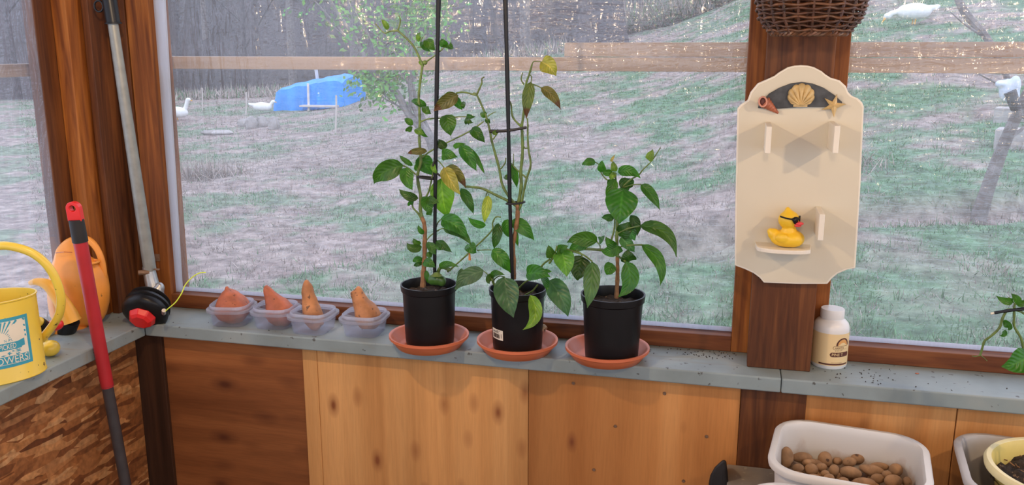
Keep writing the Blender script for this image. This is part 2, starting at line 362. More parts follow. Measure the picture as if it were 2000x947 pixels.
def leafmat(name='pepper_leaf'):
    m, nt, b = newmat(name); out = nt.nodes['Material Output']
    at_ = N(nt, 'ShaderNodeVertexColor', layer_name='Col'); uv = N(nt, 'ShaderNodeUVMap', uv_map='UVMap'); s = N(nt, 'ShaderNodeSeparateXYZ'); L(nt, uv.outputs[0], s.inputs[0])
    au = N(nt, 'ShaderNodeMath', operation='ABSOLUTE'); L(nt, s.outputs[0], au.inputs[0])
    # side veins
    mu = N(nt, 'ShaderNodeMath', operation='MULTIPLY', i_1=.32); L(nt, au.outputs[0], mu.inputs[0])
    sb = N(nt, 'ShaderNodeMath', operation='SUBTRACT'); L(nt, s.outputs[1], sb.inputs[0]); L(nt, mu.outputs[0], sb.inputs[1])
    fr = N(nt, 'ShaderNodeMath', operation='MULTIPLY', i_1=44.0); L(nt, sb.outputs[0], fr.inputs[0])
    sn = N(nt, 'ShaderNodeMath', operation='SINE'); L(nt, fr.outputs[0], sn.inputs[0])
    vr = ramp(nt, [(.93, 0), (1.0, .35)], sn.outputs[0]); mr = ramp(nt, [(.03, .7), (.10, 0)], au.outputs[0])
    mxv = N(nt, 'ShaderNodeMath', operation='MAXIMUM'); L(nt, vr.outputs[0], mxv.inputs[0]); L(nt, mr.outputs[0], mxv.inputs[1])
    n = N(nt, 'ShaderNodeTexNoise', i_Scale=55.0, i_Detail=4.0); L(nt, coords(nt), n.inputs[0])
    nr = ramp(nt, [(.3, (.70,.72,.7)), (.7, (1.25,1.2,1.1))], n.outputs[0])
    c = mix(nt, 1.0, at_.outputs[0], nr.outputs[0], 'MULTIPLY')
    c2 = mix(nt, 1.0, c, (1.9,1.55,1.7), 'MULTIPLY'); c = mix(nt, mxv.outputs[0], c, c2)
    L(nt, c, b.inputs['Base Color']); b.inputs['Roughness'].default_value = .38; b.inputs['Specular IOR Level'].default_value = .45
    bp = bump(nt, sn.outputs[0], b, .35, .0012)
    tl = N(nt, 'ShaderNodeBsdfTranslucent'); c3 = mix(nt, 1.0, c, (1.5,1.7,.6), 'MULTIPLY'); L(nt, c3, tl.inputs[0])
    mx = N(nt, 'ShaderNodeMixShader', i_0=.33); L(nt, b.outputs[0], mx.inputs[1]); L(nt, tl.outputs[0], mx.inputs[2]); L(nt, mx.outputs[0], out.inputs[0])
    return m
M['leaf'] = leafmat()
def vcolmat(name, rough=.95, sc=30, amt=.35, trans=0):
    m, nt, b = newmat(name); a = N(nt, 'ShaderNodeVertexColor', layer_name='Col')
    n = N(nt, 'ShaderNodeTexNoise', i_Scale=sc, i_Detail=6.0, i_Roughness=.7); L(nt, coords(nt), n.inputs[0])
    r = ramp(nt, [(.3, (1-amt,)*3), (.7, (1+amt,)*3)], n.outputs[0]); L(nt, mix(nt, 1.0, a.outputs[0], r.outputs[0], 'MULTIPLY'), b.inputs['Base Color'])
    b.inputs['Roughness'].default_value = rough; b.inputs['Specular IOR Level'].default_value = .2; return m
M['ground'] = vcolmat('meadow_ground', sc=7, amt=.62); M['blade'] = vcolmat('grass_blades', sc=3, amt=.1)

# ---------------------------------------------------------------- outdoor terrain
UK = [-1.6, -.9, -.72, -.5, -.25, -.155, -.063, .02, .2, .45, 1.0]
HK = [-.3, -.15, .0, .32, 1.5, 1.95, 2.45, 3.3, 4.1, 4.5, 4.7]
def vnoise(x, y, s, seed=0):
    x = np.asarray(x)*s+seed*17.3; y = np.asarray(y)*s+seed*9.1
    xi = np.floor(x); yi = np.floor(y); fx = x-xi; fy = y-yi; fx = fx*fx*(3-2*fx); fy = fy*fy*(3-2*fy)
    def h(a, b): v = np.sin(a*127.1+b*311.7)*43758.5453; return v-np.floor(v)
    return (h(xi, yi)*(1-fx)+h(xi+1, yi)*fx)*(1-fy)+(h(xi, yi+1)*(1-fx)+h(xi+1, yi+1)*fx)*fy
def fbm(x, y, s, o=4, seed=0):
    t = 0; a = .5; tot = 0
    for i in range(o): t = t+a*vnoise(x, y, s*2**i, seed+i); tot += a; a *= .55
    return t/tot
def sstep(a, b, x): t = np.clip((x-a)/(b-a), 0, 1); return t*t*(3-2*t)
def ditch(x, y):        # signed distance from the little bank that crosses the lawn
    yb = 4.05+.42*np.clip(x-.2, -1.5, 9)+.15*np.sin(x*2.3); return y-yb
def terr(x, y):
    x = np.asarray(x, float); y = np.asarray(y, float); d = np.maximum(y, 0.01); u = x/(y+2.32)
    H = np.interp(u, UK, HK); z = H*(d/25)**1.3
    wl = 1-sstep(-.10, .06, u)
    crest = 23.5+2.5*fbm(x, y*0, .15, 2, 5)
    e = np.maximum(y-crest, 0)
    hill = -1.2*sstep(0, 5, e)+.50*np.maximum(e-5, 0)
    zc = H*(np.minimum(d, crest)/25)**1.3
    z = z*(1-wl)+(zc+hill)*wl
    k = sstep(-1.6, -.3, x)*(1-sstep(9, 12, x)); dd = ditch(x, y)
    z = z+k*(.10*sstep(-.05, .2, dd)-.09*np.exp(-(dd/.14)**2)-.10*sstep(.3, 2.5, dd))
    z = z+.10*(fbm(x, y, .8, 3, 2)-.5)*sstep(.5, 3, y)+.05*(fbm(x, y, 3, 2, 8)-.5)
    return z
def T(x, y): return float(terr(x, y))
def onground(px, py):
    d = ray(px, py); t = 1.5
    while t < 90:
        p = CAM+d*t
        if p.y > .3 and p.z < T(p.x, p.y): return p
        t += .04
    return CAM+d*60
def straw(x, y):       # 0 green .. 1 dead straw / bare soil
    g = fbm(x, y, .95, 5, 3); g2 = fbm(x, y, 3.6, 3, 6)
    s = sstep(.42, .605, .6*g+.4*g2)
    k = sstep(-1.6, -.3, x)*(1-sstep(9, 12, x)); s = np.maximum(s, k*np.exp(-(ditch(x, y)/.16)**2))
    s = np.maximum(s, .9*np.exp(-((y-(9.2+.75*(x+5.2)))/1.2)**2)*sstep(-9, -7, x)*(1-sstep(-3.6, -2.6, x)))   # worn path
    near = (1-sstep(3.0, 4.6, y))*(sstep(-3.4, -1.6, x)); s = s*(1-.55*near)
    s = s+.35*(1-sstep(-5, -1.5, x)); return np.clip(s, 0, 1)
GREEN = np.array([.105,.192,.108]); STRAW = np.array([.320,.270,.238]); DIRT = np.array([.175,.130,.122]); LIT = np.array([.060,.050,.052])
def ground_color(x, y):
    s = straw(x, y)[..., None]; n = fbm(x, y, 5, 3, 11)[..., None]
    c = GREEN*(1-s)+(STRAW*n*1.15+DIRT*(1-n)*1.1)*s
    u = x/(y+2.32); f = (sstep(22.5, 25.5, y+1.5*(fbm(x, y, .6, 3, 4)-.5))*(1-sstep(-.12, .0, u)))[..., None]
    n2 = fbm(x, y, .35, 4, 9)[..., None]
    return c*(1-f)+LIT*(.6+.9*n2)*f
def mesh_np(name, verts, faces, cols, mat):
    me = bpy.data.meshes.new(name); nv = len(verts); nf = len(faces); k = faces.shape[1]
    me.vertices.add(nv); me.vertices.foreach_set('co', verts.astype(np.float32).ravel())
    me.loops.add(nf*k); me.loops.foreach_set('vertex_index', faces.astype(np.int32).ravel())
    me.polygons.add(nf); me.polygons.foreach_set('loop_start', np.arange(0, nf*k, k, dtype=np.int32))
    me.polygons.foreach_set('loop_total', np.full(nf, k, dtype=np.int32))
    me.update(calc_edges=True)
    ca = me.color_attributes.new('Col', 'FLOAT_COLOR', 'POINT')
    ca.data.foreach_set('color', np.concatenate([cols, np.ones((nv, 1))], 1).astype(np.float32).ravel())
    me.materials.append(mat); o = bpy.data.objects.new(name, me); COL.objects.link(o); return o
def build_ground():
    ny, nx = 330, 300
    t = np.linspace(0, 1, ny); ys = .02+75*((np.exp(4.2*t)-1)/(math.exp(4.2)-1)); us = np.linspace(-1.75, 1.05, nx)
    Y, U = np.meshgrid(ys, us, indexing='ij'); X = U*(Y+2.32); Z = terr(X, Y)
    c = ground_color(X, Y); v = np.stack([X, Y, Z], -1).reshape(-1, 3)
    i = np.arange(ny-1)[:, None]*nx+np.arange(nx-1)[None, :]; f = np.stack([i, i+1, i+nx+1, i+nx], -1).reshape(-1, 4)
    o = mesh_np('meadow_ground', v, f, c.reshape(-1, 3), M['ground']); o.data.shade_smooth()
    tag(o, 'sloping meadow of grass and dead straw rising to a wooded bank', 'ground', kind='structure')
build_ground()
def build_grass(n, ymax, name, label, seed, hmin, hmax, wid, strawy=None, region=None, ymin=.25):
    r = np.random.default_rng(seed)
    if region is None:
        y = ymin+(ymax-ymin)*r.random(n)**2.0; u = -.95+1.42*r.random(n); x = u*(y+2.32)
    else: x, y = region(r, n)
    cl = fbm(x, y, 4.5, 3, 21); s = straw(x, y)
    if strawy is None: keep = (r.random(n) < .25+.9*(cl > .48)) & (r.random(n) > s*.55) ; x = x[keep]; y = y[keep]; s = s[keep]; cl = cl[keep]
    n = len(x); dist = np.hypot(x, y+2.32)
    h = (hmin+(hmax-hmin)*r.random(n)**2)*(.5+1.0*cl); w = wid*(.6+.8*r.random(n))*(1+dist*.12)
    a = r.random(n)*2*PI; ln = r.random(n)*1.1; z = terr(x, y)-.006
    b = r.random(n)*2*PI; dx = np.cos(a); dy = np.sin(a)
    p0 = np.stack([x-dx*w, y-dy*w, z], -1); p1 = np.stack([x+dx*w, y+dy*w, z], -1)
    tip = np.stack([x+np.cos(b)*h*ln, y+np.sin(b)*h*ln, z+h*np.sqrt(np.maximum(.08, 1-ln*.75))], -1)
    v = np.stack([p0, p1, tip], 1).reshape(-1, 3); f = np.arange(n*3).reshape(-1, 3)
    isst = r.random(n) < ((.10+.85*s) if strawy is None else strawy)
    g = GREEN*np.array([1.1, 1.22, 1.02])*(.8+1.1*r.random((n, 1))**1.5); st = STRAW*(.95+1.1*r.random((n, 1))**1.5)
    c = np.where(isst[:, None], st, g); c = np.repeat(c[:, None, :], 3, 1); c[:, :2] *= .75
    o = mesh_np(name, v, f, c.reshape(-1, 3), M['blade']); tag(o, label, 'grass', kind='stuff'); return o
build_grass(330000, 24, 'grass', 'short green and straw coloured grass covering the meadow behind the windows', 1, .025, .085, .0022)

# ---------------------------------------------------------------- building shell
def board(name, a, b, mat, **kw):
    bevel = kw.pop('bevel', .0015); o = MB().box(a, b).build(name, mat, kw.pop('parent', None), bevel=bevel)
    if o.parent is None: o['kind'] = 'structure'
    return o
ZS = .85
CX = -1.81; ZT = 2.35
board('floor', (-2.0, -3.7, -.06), (2.3, .0, 0), M['grey_top'])
board('unseen_ceiling', (-2.0, -3.7, ZT), (2.3, .12, ZT+.05), M['stain_dark'])  # unseen solid roof, added to block the sky so lamps light the room
board('wall_right', (2.2, -3.7, 0), (2.26, 0, ZS), M['ply_orange'])
board('wall_front', (-2.0, -3.7, 0), (2.26, -3.64, ZS), M['ply_orange'])
board('wall_left', (-1.73, -3.6, 0), (-1.70, -.2, .812), M['osb'])
board('wall_back', (-1.72, -.168, 0), (2.2, -.15, .812), M['ply_orange'])
wb = bpy.data.objects['wall_back']
def panel(x0, x1, mat, y=-.19, name='plywood_panel', z1=.812):
    return MB().box((x0, y, 0), (x1, y+.018, z1)).build(name, mat, wb, bevel=.001)
panel(-1.612, -1.1536, M['ply_red'], -.186)
panel(-1.153, -1.1085, M['ply_light'], -.190, 'batten')
panel(-1.108, -.486, M['ply_light'], -.188)
panel(-.4845, .068, M['ply_orange'], -.190)
panel(.2265, .571, M['ply_orange'], -.188)
panel(.573, 1.2, M['ply_orange'], -.191)
b = MB()
for (px, py) in [(1120,748),(1298,768),(1202,832),(1380,852),(1160,917),(1335,939)]:
    p = at(px, py, -.1905); b.lathe([(.0001,0),(.0042,.0),(.0046,.001)], 10, (0,0,0))
    for i in range(len(b.v)-30, len(b.v)): x, y, z = b.v[i]; b.v[i] = (x+p.x, p.y-z-.0005, y+p.z)
b.build('screw', M['rust'], wb); 
s = MB().hexa([at(*q, -.193) for q in []] or [(0,0,0)]*8) if False else None
# corner post under the sill, posts, window boards
board('trim_1', (-1.73, -.197, 0), (-1.612, -.10, .812), M['post_dark'])
board('trim_2', (.069, -.198, 0), (.2265, -.10, .812), M['stain_dark'])
def sill(name, pts, z1=ZS, th=.038):
    n = len(pts); o = MB().add([(x, y, z1-th) for x, y in pts]+[(x, y, z1) for x, y in pts],
        [tuple(range(n-1, -1, -1)), tuple(range(n, 2*n))]+[(i, (i+1)%n, (i+1)%n+n, i+n) for i in range(n)]).build(name, M['paint'], bevel=.004, seg=3)
    o['kind'] = 'structure'; return o
sill('trim_3', [(-1.644, -.222), (.1615, -.222), (.1615, .0), (-1.86, .0)])
sill('trim_4', [(.163, -.223), (2.2, -.222), (2.2, .0), (.163, .0)])
sill('trim_5', [(-1.645, -3.6), (-1.645, -.223), (-1.862, -.001), (-1.9, -.001), (-1.9, -3.6)])
# corner boards
board('trim_6', (-1.86, -.208, ZS), (-1.812, -.062, ZT), M['stain'])           # face towards the room on the left wall
board('trim_7', (-1.90, -.06, ZS), (-1.737, .04, ZT), M['stain_dark'])
o = MB().hexa([(-1.735,-.056,ZS),(-1.668,-.056,ZS),(-1.668,.04,ZS),(-1.735,.04,ZS),(-1.735,-.056,ZT),(-1.652,-.056,ZT),(-1.652,.04,ZT),(-1.735,.04,ZT)]).build('trim_8', M['stain'], bevel=.002); o['kind'] = 'structure'
board('trim_9', (-1.90, -.27, ZS), (-1.862, -.20, ZT), M['stain_dark'])
board('trim_10', (-1.806, -.155, ZS), (-1.783, -.062, ZT), M['stain_dark'])
# centre pillar
board('trim_11', (.080, -.160, ZS+.0005), (.2335, -.122, ZT), M['stain_dark'], bevel=.002)
board('trim_12', (.040, -.055, ZS+.0005), (.086, .04, ZT), M['stain'], bevel=.002)
board('trim_13', (.231, -.055, ZS+.0005), (.278, .04, ZT), M['stain'], bevel=.002)
board('trim_14', (.086, -.1215, ZS+.0005), (.231, .04, ZT), M['stain_dark'])
# windows
def window(name, x0, x1):
    w = empty(name, ((x0+x1)/2, 0, ZS)); w['kind'] = 'structure'
    MB().box((x0, -.055, ZS+.0005), (x1, .03, .8935)).build('window_sill_rail', M['stain_x'], w, bevel=.002)
    nx, nz = 60, 30; b = MB(); vs = []
    for j in range(nz+1):
        for i in range(nx+1):
            x = x0+(x1-x0)*i/nx; z = .885+(ZT-.885)*j/nz
            vs.append((x, -.004+.006*(mnoise.noise(Vector((x*5, z*2.2, 1)))), z))
    b.add(vs, [(j*(nx+1)+i, j*(nx+1)+i+1, (j+1)*(nx+1)+i+1, (j+1)*(nx+1)+i) for j in range(nz) for i in range(nx)])
    b.build('film', M['film'], w, smooth=True)
    MB().box((x0, -.012, .8935), (x1, -.008, .9055)).build('film_hem', M['film_thick'], w)
    return w
w2 = window('window_2', -1.668, .040)
MB().add([(-1.668,-.030,.893),(-1.648,-.030,.893),(-1.605,-.030,ZT),(-1.652,-.030,ZT),(-1.668,-.022,.893),(-1.648,-.022,.893),(-1.605,-.022,ZT),(-1.652,-.022,ZT)],
   [(0,1,2,3),(7,6,5,4),(0,3,7,4),(1,5,6,2),(3,2,6,7),(0,4,5,1)]).build('film_side_strip', M['film_thick'], w2)
window('window_3', .278, 2.2)
w1 = empty('window_1', (-1.87, -1.9, ZS)); w1['kind'] = 'structure'
MB().box((-1.872, -3.6, ZS+.0005), (-1.83, -.27, .8705)).build('window_sill_rail', M['paint'], w1, bevel=.002)
b = MB(); vs = []; ny_, nz = 60, 30
for j in range(nz+1):
    for i in range(ny_+1):
        y = -3.6+3.39*i/ny_; z = .862+(ZT-.862)*j/nz; vs.append((-1.866+.005*mnoise.noise(Vector((y*5, z*2.2, 4))), y, z))
b.add(vs, [(j*(ny_+1)+i, j*(ny_+1)+i+1, (j+1)*(ny_+1)+i+1, (j+1)*(ny_+1)+i) for j in range(nz) for i in range(ny_)])
b.build('film', M['film'], w1, smooth=True)
# rails outside the film
def lumber(name, a, b, mat, label):
    o = MB().box(a, b).build(name, mat, bevel=.002); tag(o, label, 'rail'); return o
zc = 1.60
lumber('wooden_rail', (-2.1, .085, 1.583), (2.4, .123, 1.621), M['purlin'], 'long pale lumber rail running level outside the back windows, the lower one')
lumber('wooden_rail', (at(1102,100,.085).x, .085, 1.6225), (2.4, .123, 1.6605), M['purlin'], 'shorter pale lumber rail lying on top of the long one, starting mid window')
lumber('wooden_rail', (-1.99, -3.6, 1.566), (-1.952, .3, 1.602), M['purlin_y'], 'pale lumber rail outside the left side window')

# ---------------------------------------------------------------- outdoor things
def tree(name, base, pts, rads, label, mat, seed, depth=2, leaves=None, group=None, nb=7, spread=.55):
    r = random.Random(seed); root = empty(name, base); b = MB(); tips = []
    def limb(pts, rads, d):
        sp = spline(pts, 4); rr = lerpl(rads, len(sp)); b.tube(sp, rr, 7 if d == depth else 4)
        tips.extend(sp[len(sp)//2:])
        if d == 0: return
        for k in range(nb if d == depth else 4):
            i = int(len(sp)*(.3+.68*r.random())); i = min(i, len(sp)-2); p = sp[i]; t = (sp[i+1]-sp[i]).normalized()
            q = Vector((r.uniform(-1,1), r.uniform(-1,1)*.6, r.uniform(-.1,.9))).normalized(); dr = (t*(1-spread)+q*spread).normalized()
            Lb = (sp[-1]-sp[0]).length*r.uniform(.25,.5); r0 = rr[i]*.5
            p1 = p+dr*Lb*.5+Vector((0,0,Lb*.05)); p2 = p+dr*Lb+Vector((r.uniform(-.1,.1),r.uniform(-.1,.1),.12))*Lb
            limb([p, p1, p2], [r0, r0*.6, r0*.2], d-1)
    for pp, rr in zip(pts, rads): limb(pp, rr, depth)
    b.build('trunk', mat, root, smooth=True)
    if leaves:
        n, size, c = leaves; lb = MB()
        for k in range(n):
            p = r.choice(tips)+Vector((r.gauss(0,.16), r.gauss(0,.16), r.gauss(0,.13))); s_ = size*r.uniform(.5,1.2)
            a = Vector((r.uniform(-1,1), r.uniform(-1,1), r.uniform(-1,1))).normalized()*s_; q = a.orthogonal().normalized()*s_*.5
            cc = [x*r.uniform(.7,1.25) for x in c]; lb.add([p-q, p+a, p+q, p-a], [(0,1,2,3)], col=cc)
        lb.build('foliage', M['blade'], root)
    tag(root, label, 'tree', group); return root
def px_limb(pxs, y): return [at(x, yy, y) for x, yy in pxs]
# leafing young tree
g = onground(850, 292); yy = g.y
tree('young_tree', g, [px_limb([(850,292),(835,262),(800,225),(770,175),(725,135),(690,70),(650,10),(620,-60)], yy),
     px_limb([(838,268),(805,200),(800,140),(790,60),(775,-40)], yy), px_limb([(838,262),(815,205),(805,150),(830,60),(822,-60)], yy+.3),
     px_limb([(830,255),(790,215),(745,190)], yy)],
     [[.095,.07,.055,.05,.045,.035,.025,.015], [.045,.035,.03,.022,.012], [.055,.042,.036,.028,.014], [.025,.015,.006]],
     'leaning multi-stemmed young tree with pale green new leaves beside the blue tarp', M['treebark2'], 3, depth=2, leaves=(2600, .05, (.15,.34,.07)), nb=7)
g = onground(1172, 100)
tree('large_tree', g, [[g+Vector((0,0,-.3)), g+Vector((0,0,.9)), g+Vector((-.05,0,3)), g+Vector((.1,0,6))]], [[.95,.62,.52,.48]],
     'massive dark furrowed tree trunk standing above the double rail', M['treebark'], 5, depth=1, nb=3)
g = onground(1908, 432)
t = tree('young_tree', g, [px_limb([(1908,436),(1928,372),(1952,305),(1975,250),(1998,200),(2040,110),(2080,0),(2100,-80)], g.y), px_limb([(1990,228),(1984,200),(1966,150),(1928,75),(1885,25),(1860,-30)], g.y-.1),
     px_limb([(1990,222),(2020,235),(2060,215)], g.y)],
     [[.062,.05,.046,.042,.038,.03,.022,.015], [.03,.022,.02,.026,.03,.02], [.02,.012,.005]],
     'bare grey young tree leaning right beyond the right window', M['treebark2'], 9, depth=1, nb=4, spread=.6)
gy = g.y-.14
w = empty('wrapped_bag', at(1972, 212, gy)); 
blob('bag', M['bag'], [(at(1957,164,gy), (.045,.04,.03)), (at(1966,176,gy), (.05,.04,.08)), (at(1982,168,gy), (.04,.04,.075)), (at(1977,185,gy), (.05,.04,.07))], .009, w, 3)
b = MB().tube([at(1972,178,gy-.03), at(1985,213,gy-.01)], [.042,.036], 10); b.build('dark_sleeve', M['greypole'], w, smooth=True)
tag(w, 'pale blue bag with dark sleeve tied on the branch of the right tree', 'bag')
gb = onground(2000, 305)
for k, (px, py, sx) in enumerate([(1980, 250, .17), (2010, 300, .26)]):
    q = onground(px, py); b = MB().rrect([(sx,.15,.01,-.1),(sx,.15,.01,.17),(sx-.01,.14,.01,.18)], 2, cap1=True)
    o = b.build('concrete_block', M['concrete'], None); o.location = (q.x+.1, q.y+.4, q.z); o.rotation_euler = (0, 0, -.35)
    tag(o, ['pale concrete block leaning behind the right tree, the farther one', 'concrete block lying behind the right tree at the picture edge'][k], 'block')
# blue tarp heap
pl = onground(566, 212); pr = onground(690, 200); ct = (pl+pr)/2; wx = (pr-pl).length/2
tp = empty('tarp_covered_pile', (ct.x, ct.y, T(ct.x, ct.y)), math.atan2(pr.y-pl.y, pr.x-pl.x))
b = MB(); nu, nv = 40, 14; vs = []
for j in range(nv+1):
    v_ = j/nv
    for i in range(nu+1):
        u_ = -1+2*i/nu; hgt = (.60+.34*(u_+1)/2)*(1-.1*abs(u_)**6)*(1 if abs(u_) < .93 else .96)
        # profile across: front wall, top, back wall
        if v_ < .3: y_, z_ = -.62, hgt*v_/.3*.88
        elif v_ < .7: k = (v_-.3)/.4; y_, z_ = -.62+1.24*k, hgt*(.88+.12*math.sin(PI*k))
        else: y_, z_ = .62, hgt*(1-v_)/.3*.88
        sk = 1+.10*(1-z_/hgt); fold = .045*math.sin(u_*21+2*math.sin(u_*5))*(1-z_/hgt)
        vs.append((u_*wx*sk+.03*mnoise.noise(Vector((u_*4,v_*5,0))), y_*sk-fold if v_ < .5 else y_*sk+fold, z_-.05+.04*mnoise.noise(Vector((u_*6,v_*8,2)))))
fs = [(j*(nu+1)+i, j*(nu+1)+i+1, (j+1)*(nu+1)+i+1, (j+1)*(nu+1)+i) for j in range(nv) for i in range(nu)]
fs += [tuple(j*(nu+1) for j in range(nv+1)), tuple(j*(nu+1)+nu for j in range(nv, -1, -1))]
b.add(vs, fs); b.build('blue_tarp', M['tarp'], tp, smooth=True, world=False)
b = MB().tube([(wx*.15,-.95,-.02),(wx*.0,-.66,.62)], .03, 6); b.build('leaning_stick', M['rawstick'], tp, world=False)
b = MB().tube([(-wx*.12,.1,.6),(-wx*.2,.1,1.22)], .045, 6); b.build('post_stub', M['rawstick'], tp, world=False)
b = MB().box((-wx*.1,-1.0,.08),(wx*.95,-.74,.12)); b.build('plank', M['rawstick'], tp, world=False)
tag(tp, 'long pile covered by a bright blue tarp with pale sticks', 'tarp')
# geese
def goose(px, py, face, pose, label, sc=1.0):
    q = onground(px, py); root = empty('goose', (q.x, q.y, T(q.x, q.y)), face)
    s_ = sc; body = [((0,0,.20*s_), (.26*s_,.13*s_,.13*s_)), ((.12*s_,0,.19*s_), (.17*s_,.12*s_,.12*s_)), ((-.24*s_,0,.25*s_), (.12*s_,.07*s_,.05*s_)), ((-.33*s_,0,.28*s_),(.06*s_,.04*s_,.03*s_))]
    if pose == 'graze': nk = [((.25+.022*i)*s_, 0, (.20-.006*i)*s_) for i in range(6)]; hd = (.42*s_,0,.13*s_); bk = [(.44*s_,0,.12*s_),(.50*s_,0,.03*s_)]
    elif pose == 'up': nk = [((.22+.012*i)*s_, 0, (.24+.035*i)*s_) for i in range(7)]; hd = (.32*s_,0,.49*s_); bk = [(.34*s_,0,.49*s_),(.42*s_,0,.46*s_)]
    else: nk = [((.22+.02*i)*s_, 0, (.22+.022*i)*s_) for i in range(5)]; hd = (.33*s_,0,.34*s_); bk = [(.35*s_,0,.34*s_),(.43*s_,0,.32*s_)]
    parts = body+[(p, (.05*s_,.045*s_,.045*s_)) for p in nk]+[(hd, (.065*s_,.05*s_,.05*s_))]
    blob('body', M['feather'], [tuple([Vector(p[0])+root.location, p[1]]) if False else (p[0], p[1]) for p in parts], .018, None, 4).parent = root
    MB().tube(bk, [.022*s_,.008*s_], 6).build('beak', M['orangelight'], root, world=False)
    if pose != 'sit':
        for sy in (-1, 1): MB().tube([(0,sy*.05*s_,.12*s_),(.01,sy*.05*s_,0)], .012, 5).build('leg', M['orangelight'], root, world=False)
    tag(root, label, 'goose')
goose(1785, 48, PI+.2, 'graze', 'white goose grazing on the slope above the right rail', 1.15)
goose(345, 236, .2, 'up', 'pale goose standing at the far left of the meadow by the window strip', 1.0)
goose(512, 222, .3, 'sit', 'pale goose resting left of the blue tarp', .85)
def rock(px, py, s_, label, name='rock', mat='rock'):
    q = onground(px, py); b = MB().ell((0,0,0), (s_[0],s_[1],s_[2]), None, 14, 9)
    b.v = [tuple(Vector(v)*(1+.35*mnoise.noise(Vector(v)*3.1/max(s_)+Vector((px,0,0))))) for v in b.v]
    o = b.build(name, M[mat], None, smooth=True, weld=.0001); o.location = (q.x, q.y, T(q.x, q.y)+s_[2]*.35); tag(o, label, 'rock')
for k, (px, py, s_) in enumerate([(492,250,(.22,.2,.28)), (512,248,(.2,.2,.26)), (535,252,(.2,.18,.3)), (478,246,(.25,.2,.18))]):
    rock(px, py, tuple(.62*q for q in s_), ['grey stump-like rock in the row below the geese, second from left', 'grey rock in the middle of the row on the meadow', 'tall grey rock at the right end of the meadow row', 'low grey rock at the left end of the meadow row'][k])
rock(424, 262, (.35,.2,.06), 'flat pale slab lying on the meadow left of the rocks', 'flat_stone')
for px, py, h_, label in [(655,262,.7,'thin white stake standing in the meadow below the blue tarp'), (395,216,.6,'short wooden stake beside the standing goose'), (480,225,.55,'thin grey stake beside the resting goose')]:
    q = onground(px, py); o = MB().tube([(0,0,-.05),(.04,0,h_*.6),(.05,0,h_)], .018, 6).build('garden_stake', M['rawstick'], None); o.location = q; tag(o, label, 'stake')
# far wooded slope
bt = None
for k in range(26):
    u = -.98+.036*k+random.uniform(-.02,.02)
    if u > -.06: break
    y = random.uniform(26, 46); x = u*(y+2.32); z = T(x, y); h = random.uniform(9, 15); lean = random.uniform(-.8,.8); rr = random.uniform(.10,.26)
    base = Vector((x, y, z)); pts = [base+Vector((0,0,-.3)), base+Vector((lean*.2,0,h*.3)), base+Vector((lean*.6,0,h*.65)), base+Vector((lean,0,h))]
    tree('bare_tree', base, [pts], [[rr,rr*.8,rr*.5,rr*.15]], 'tall bare leafless tree on the dark wooded slope beyond the meadow', M['treebark' if k % 3 else 'treebark2'], 40+k, depth=2, group='bare trees on the wooded slope', nb=9)
def brush(r, n):
    u = -.12+.11*r.random(n); y = 25+3*r.random(n); return u*(y+2.32), y
build_grass(9000, 0, 'dry_brush', 'tall dry weeds along the top edge of the slope right of the big tree', 6, .5, 1.5, .006, strawy=.8, region=brush)
def brush2(r, n):
    u = -.80+.62*r.random(n); y = 22.5+3*r.random(n); return u*(y+2.32), y
build_grass(9000, 0, 'dry_brush', 'low dry weeds along the crest of the meadow behind the geese', 7, .08, .45, .005, strawy=.8, region=brush2)
def clump(px, py, rad):
    q = onground(px, py)
    def f(r, n): return q.x+r.normal(0, rad, n), q.y+r.normal(0, rad*.8, n)
    return f
build_grass(700, 0, 'dry_grass_clump', 'pale drooping clump of dead grass on the left of the meadow', 12, .12, .38, .003, strawy=.95, region=clump(405, 345, .22))
build_grass(600, 0, 'dry_grass_clump', 'pale dead grass clump on the meadow just above the small bank', 13, .1, .25, .0025, strawy=.9, region=clump(1640, 330, .18))

# ---------------------------------------------------------------- saucers and pots
def saucer(c, R, label):
    b = MB(); p = [(.0005,.004),(R*.70,.004),(R*.76,.007),(R*.93,.030),(R*.955,.034),(R*1.0,.034),(R*1.0,.027),(R*.965,.025),(R*.95,.022),(R*.80,.001),(R*.75,0),(.0005,0)]
    b.lathe(p, 56, c); o = b.build('plant_saucer', M['terracotta'], None, smooth=True, auto=60, weld=.0002); tag(o, label, 'saucer'); return o
SR = .109
c1 = Vector((-.776, -.135, ZS)); c2 = Vector((-.527, -.127, ZS)); c3 = Vector((-.262, -.125, ZS))
def centre(px, py, z): q = atz(px, py, z); return Vector((q.x, q.y, ZS))
c1 = centre(838, 651, ZS+.034); c2 = centre(1010.5, 661, ZS+.034); c3 = centre(1186, 675, ZS+.034)
saucer(c1, SR, 'terracotta saucer under the left tall pepper plant'); saucer(c2, SR, 'terracotta saucer holding a dried leaf under the middle pepper plant'); saucer(c3, SR*1.01, 'terracotta saucer under the short bushy pepper plant')
M_pot = M['blackplastic']
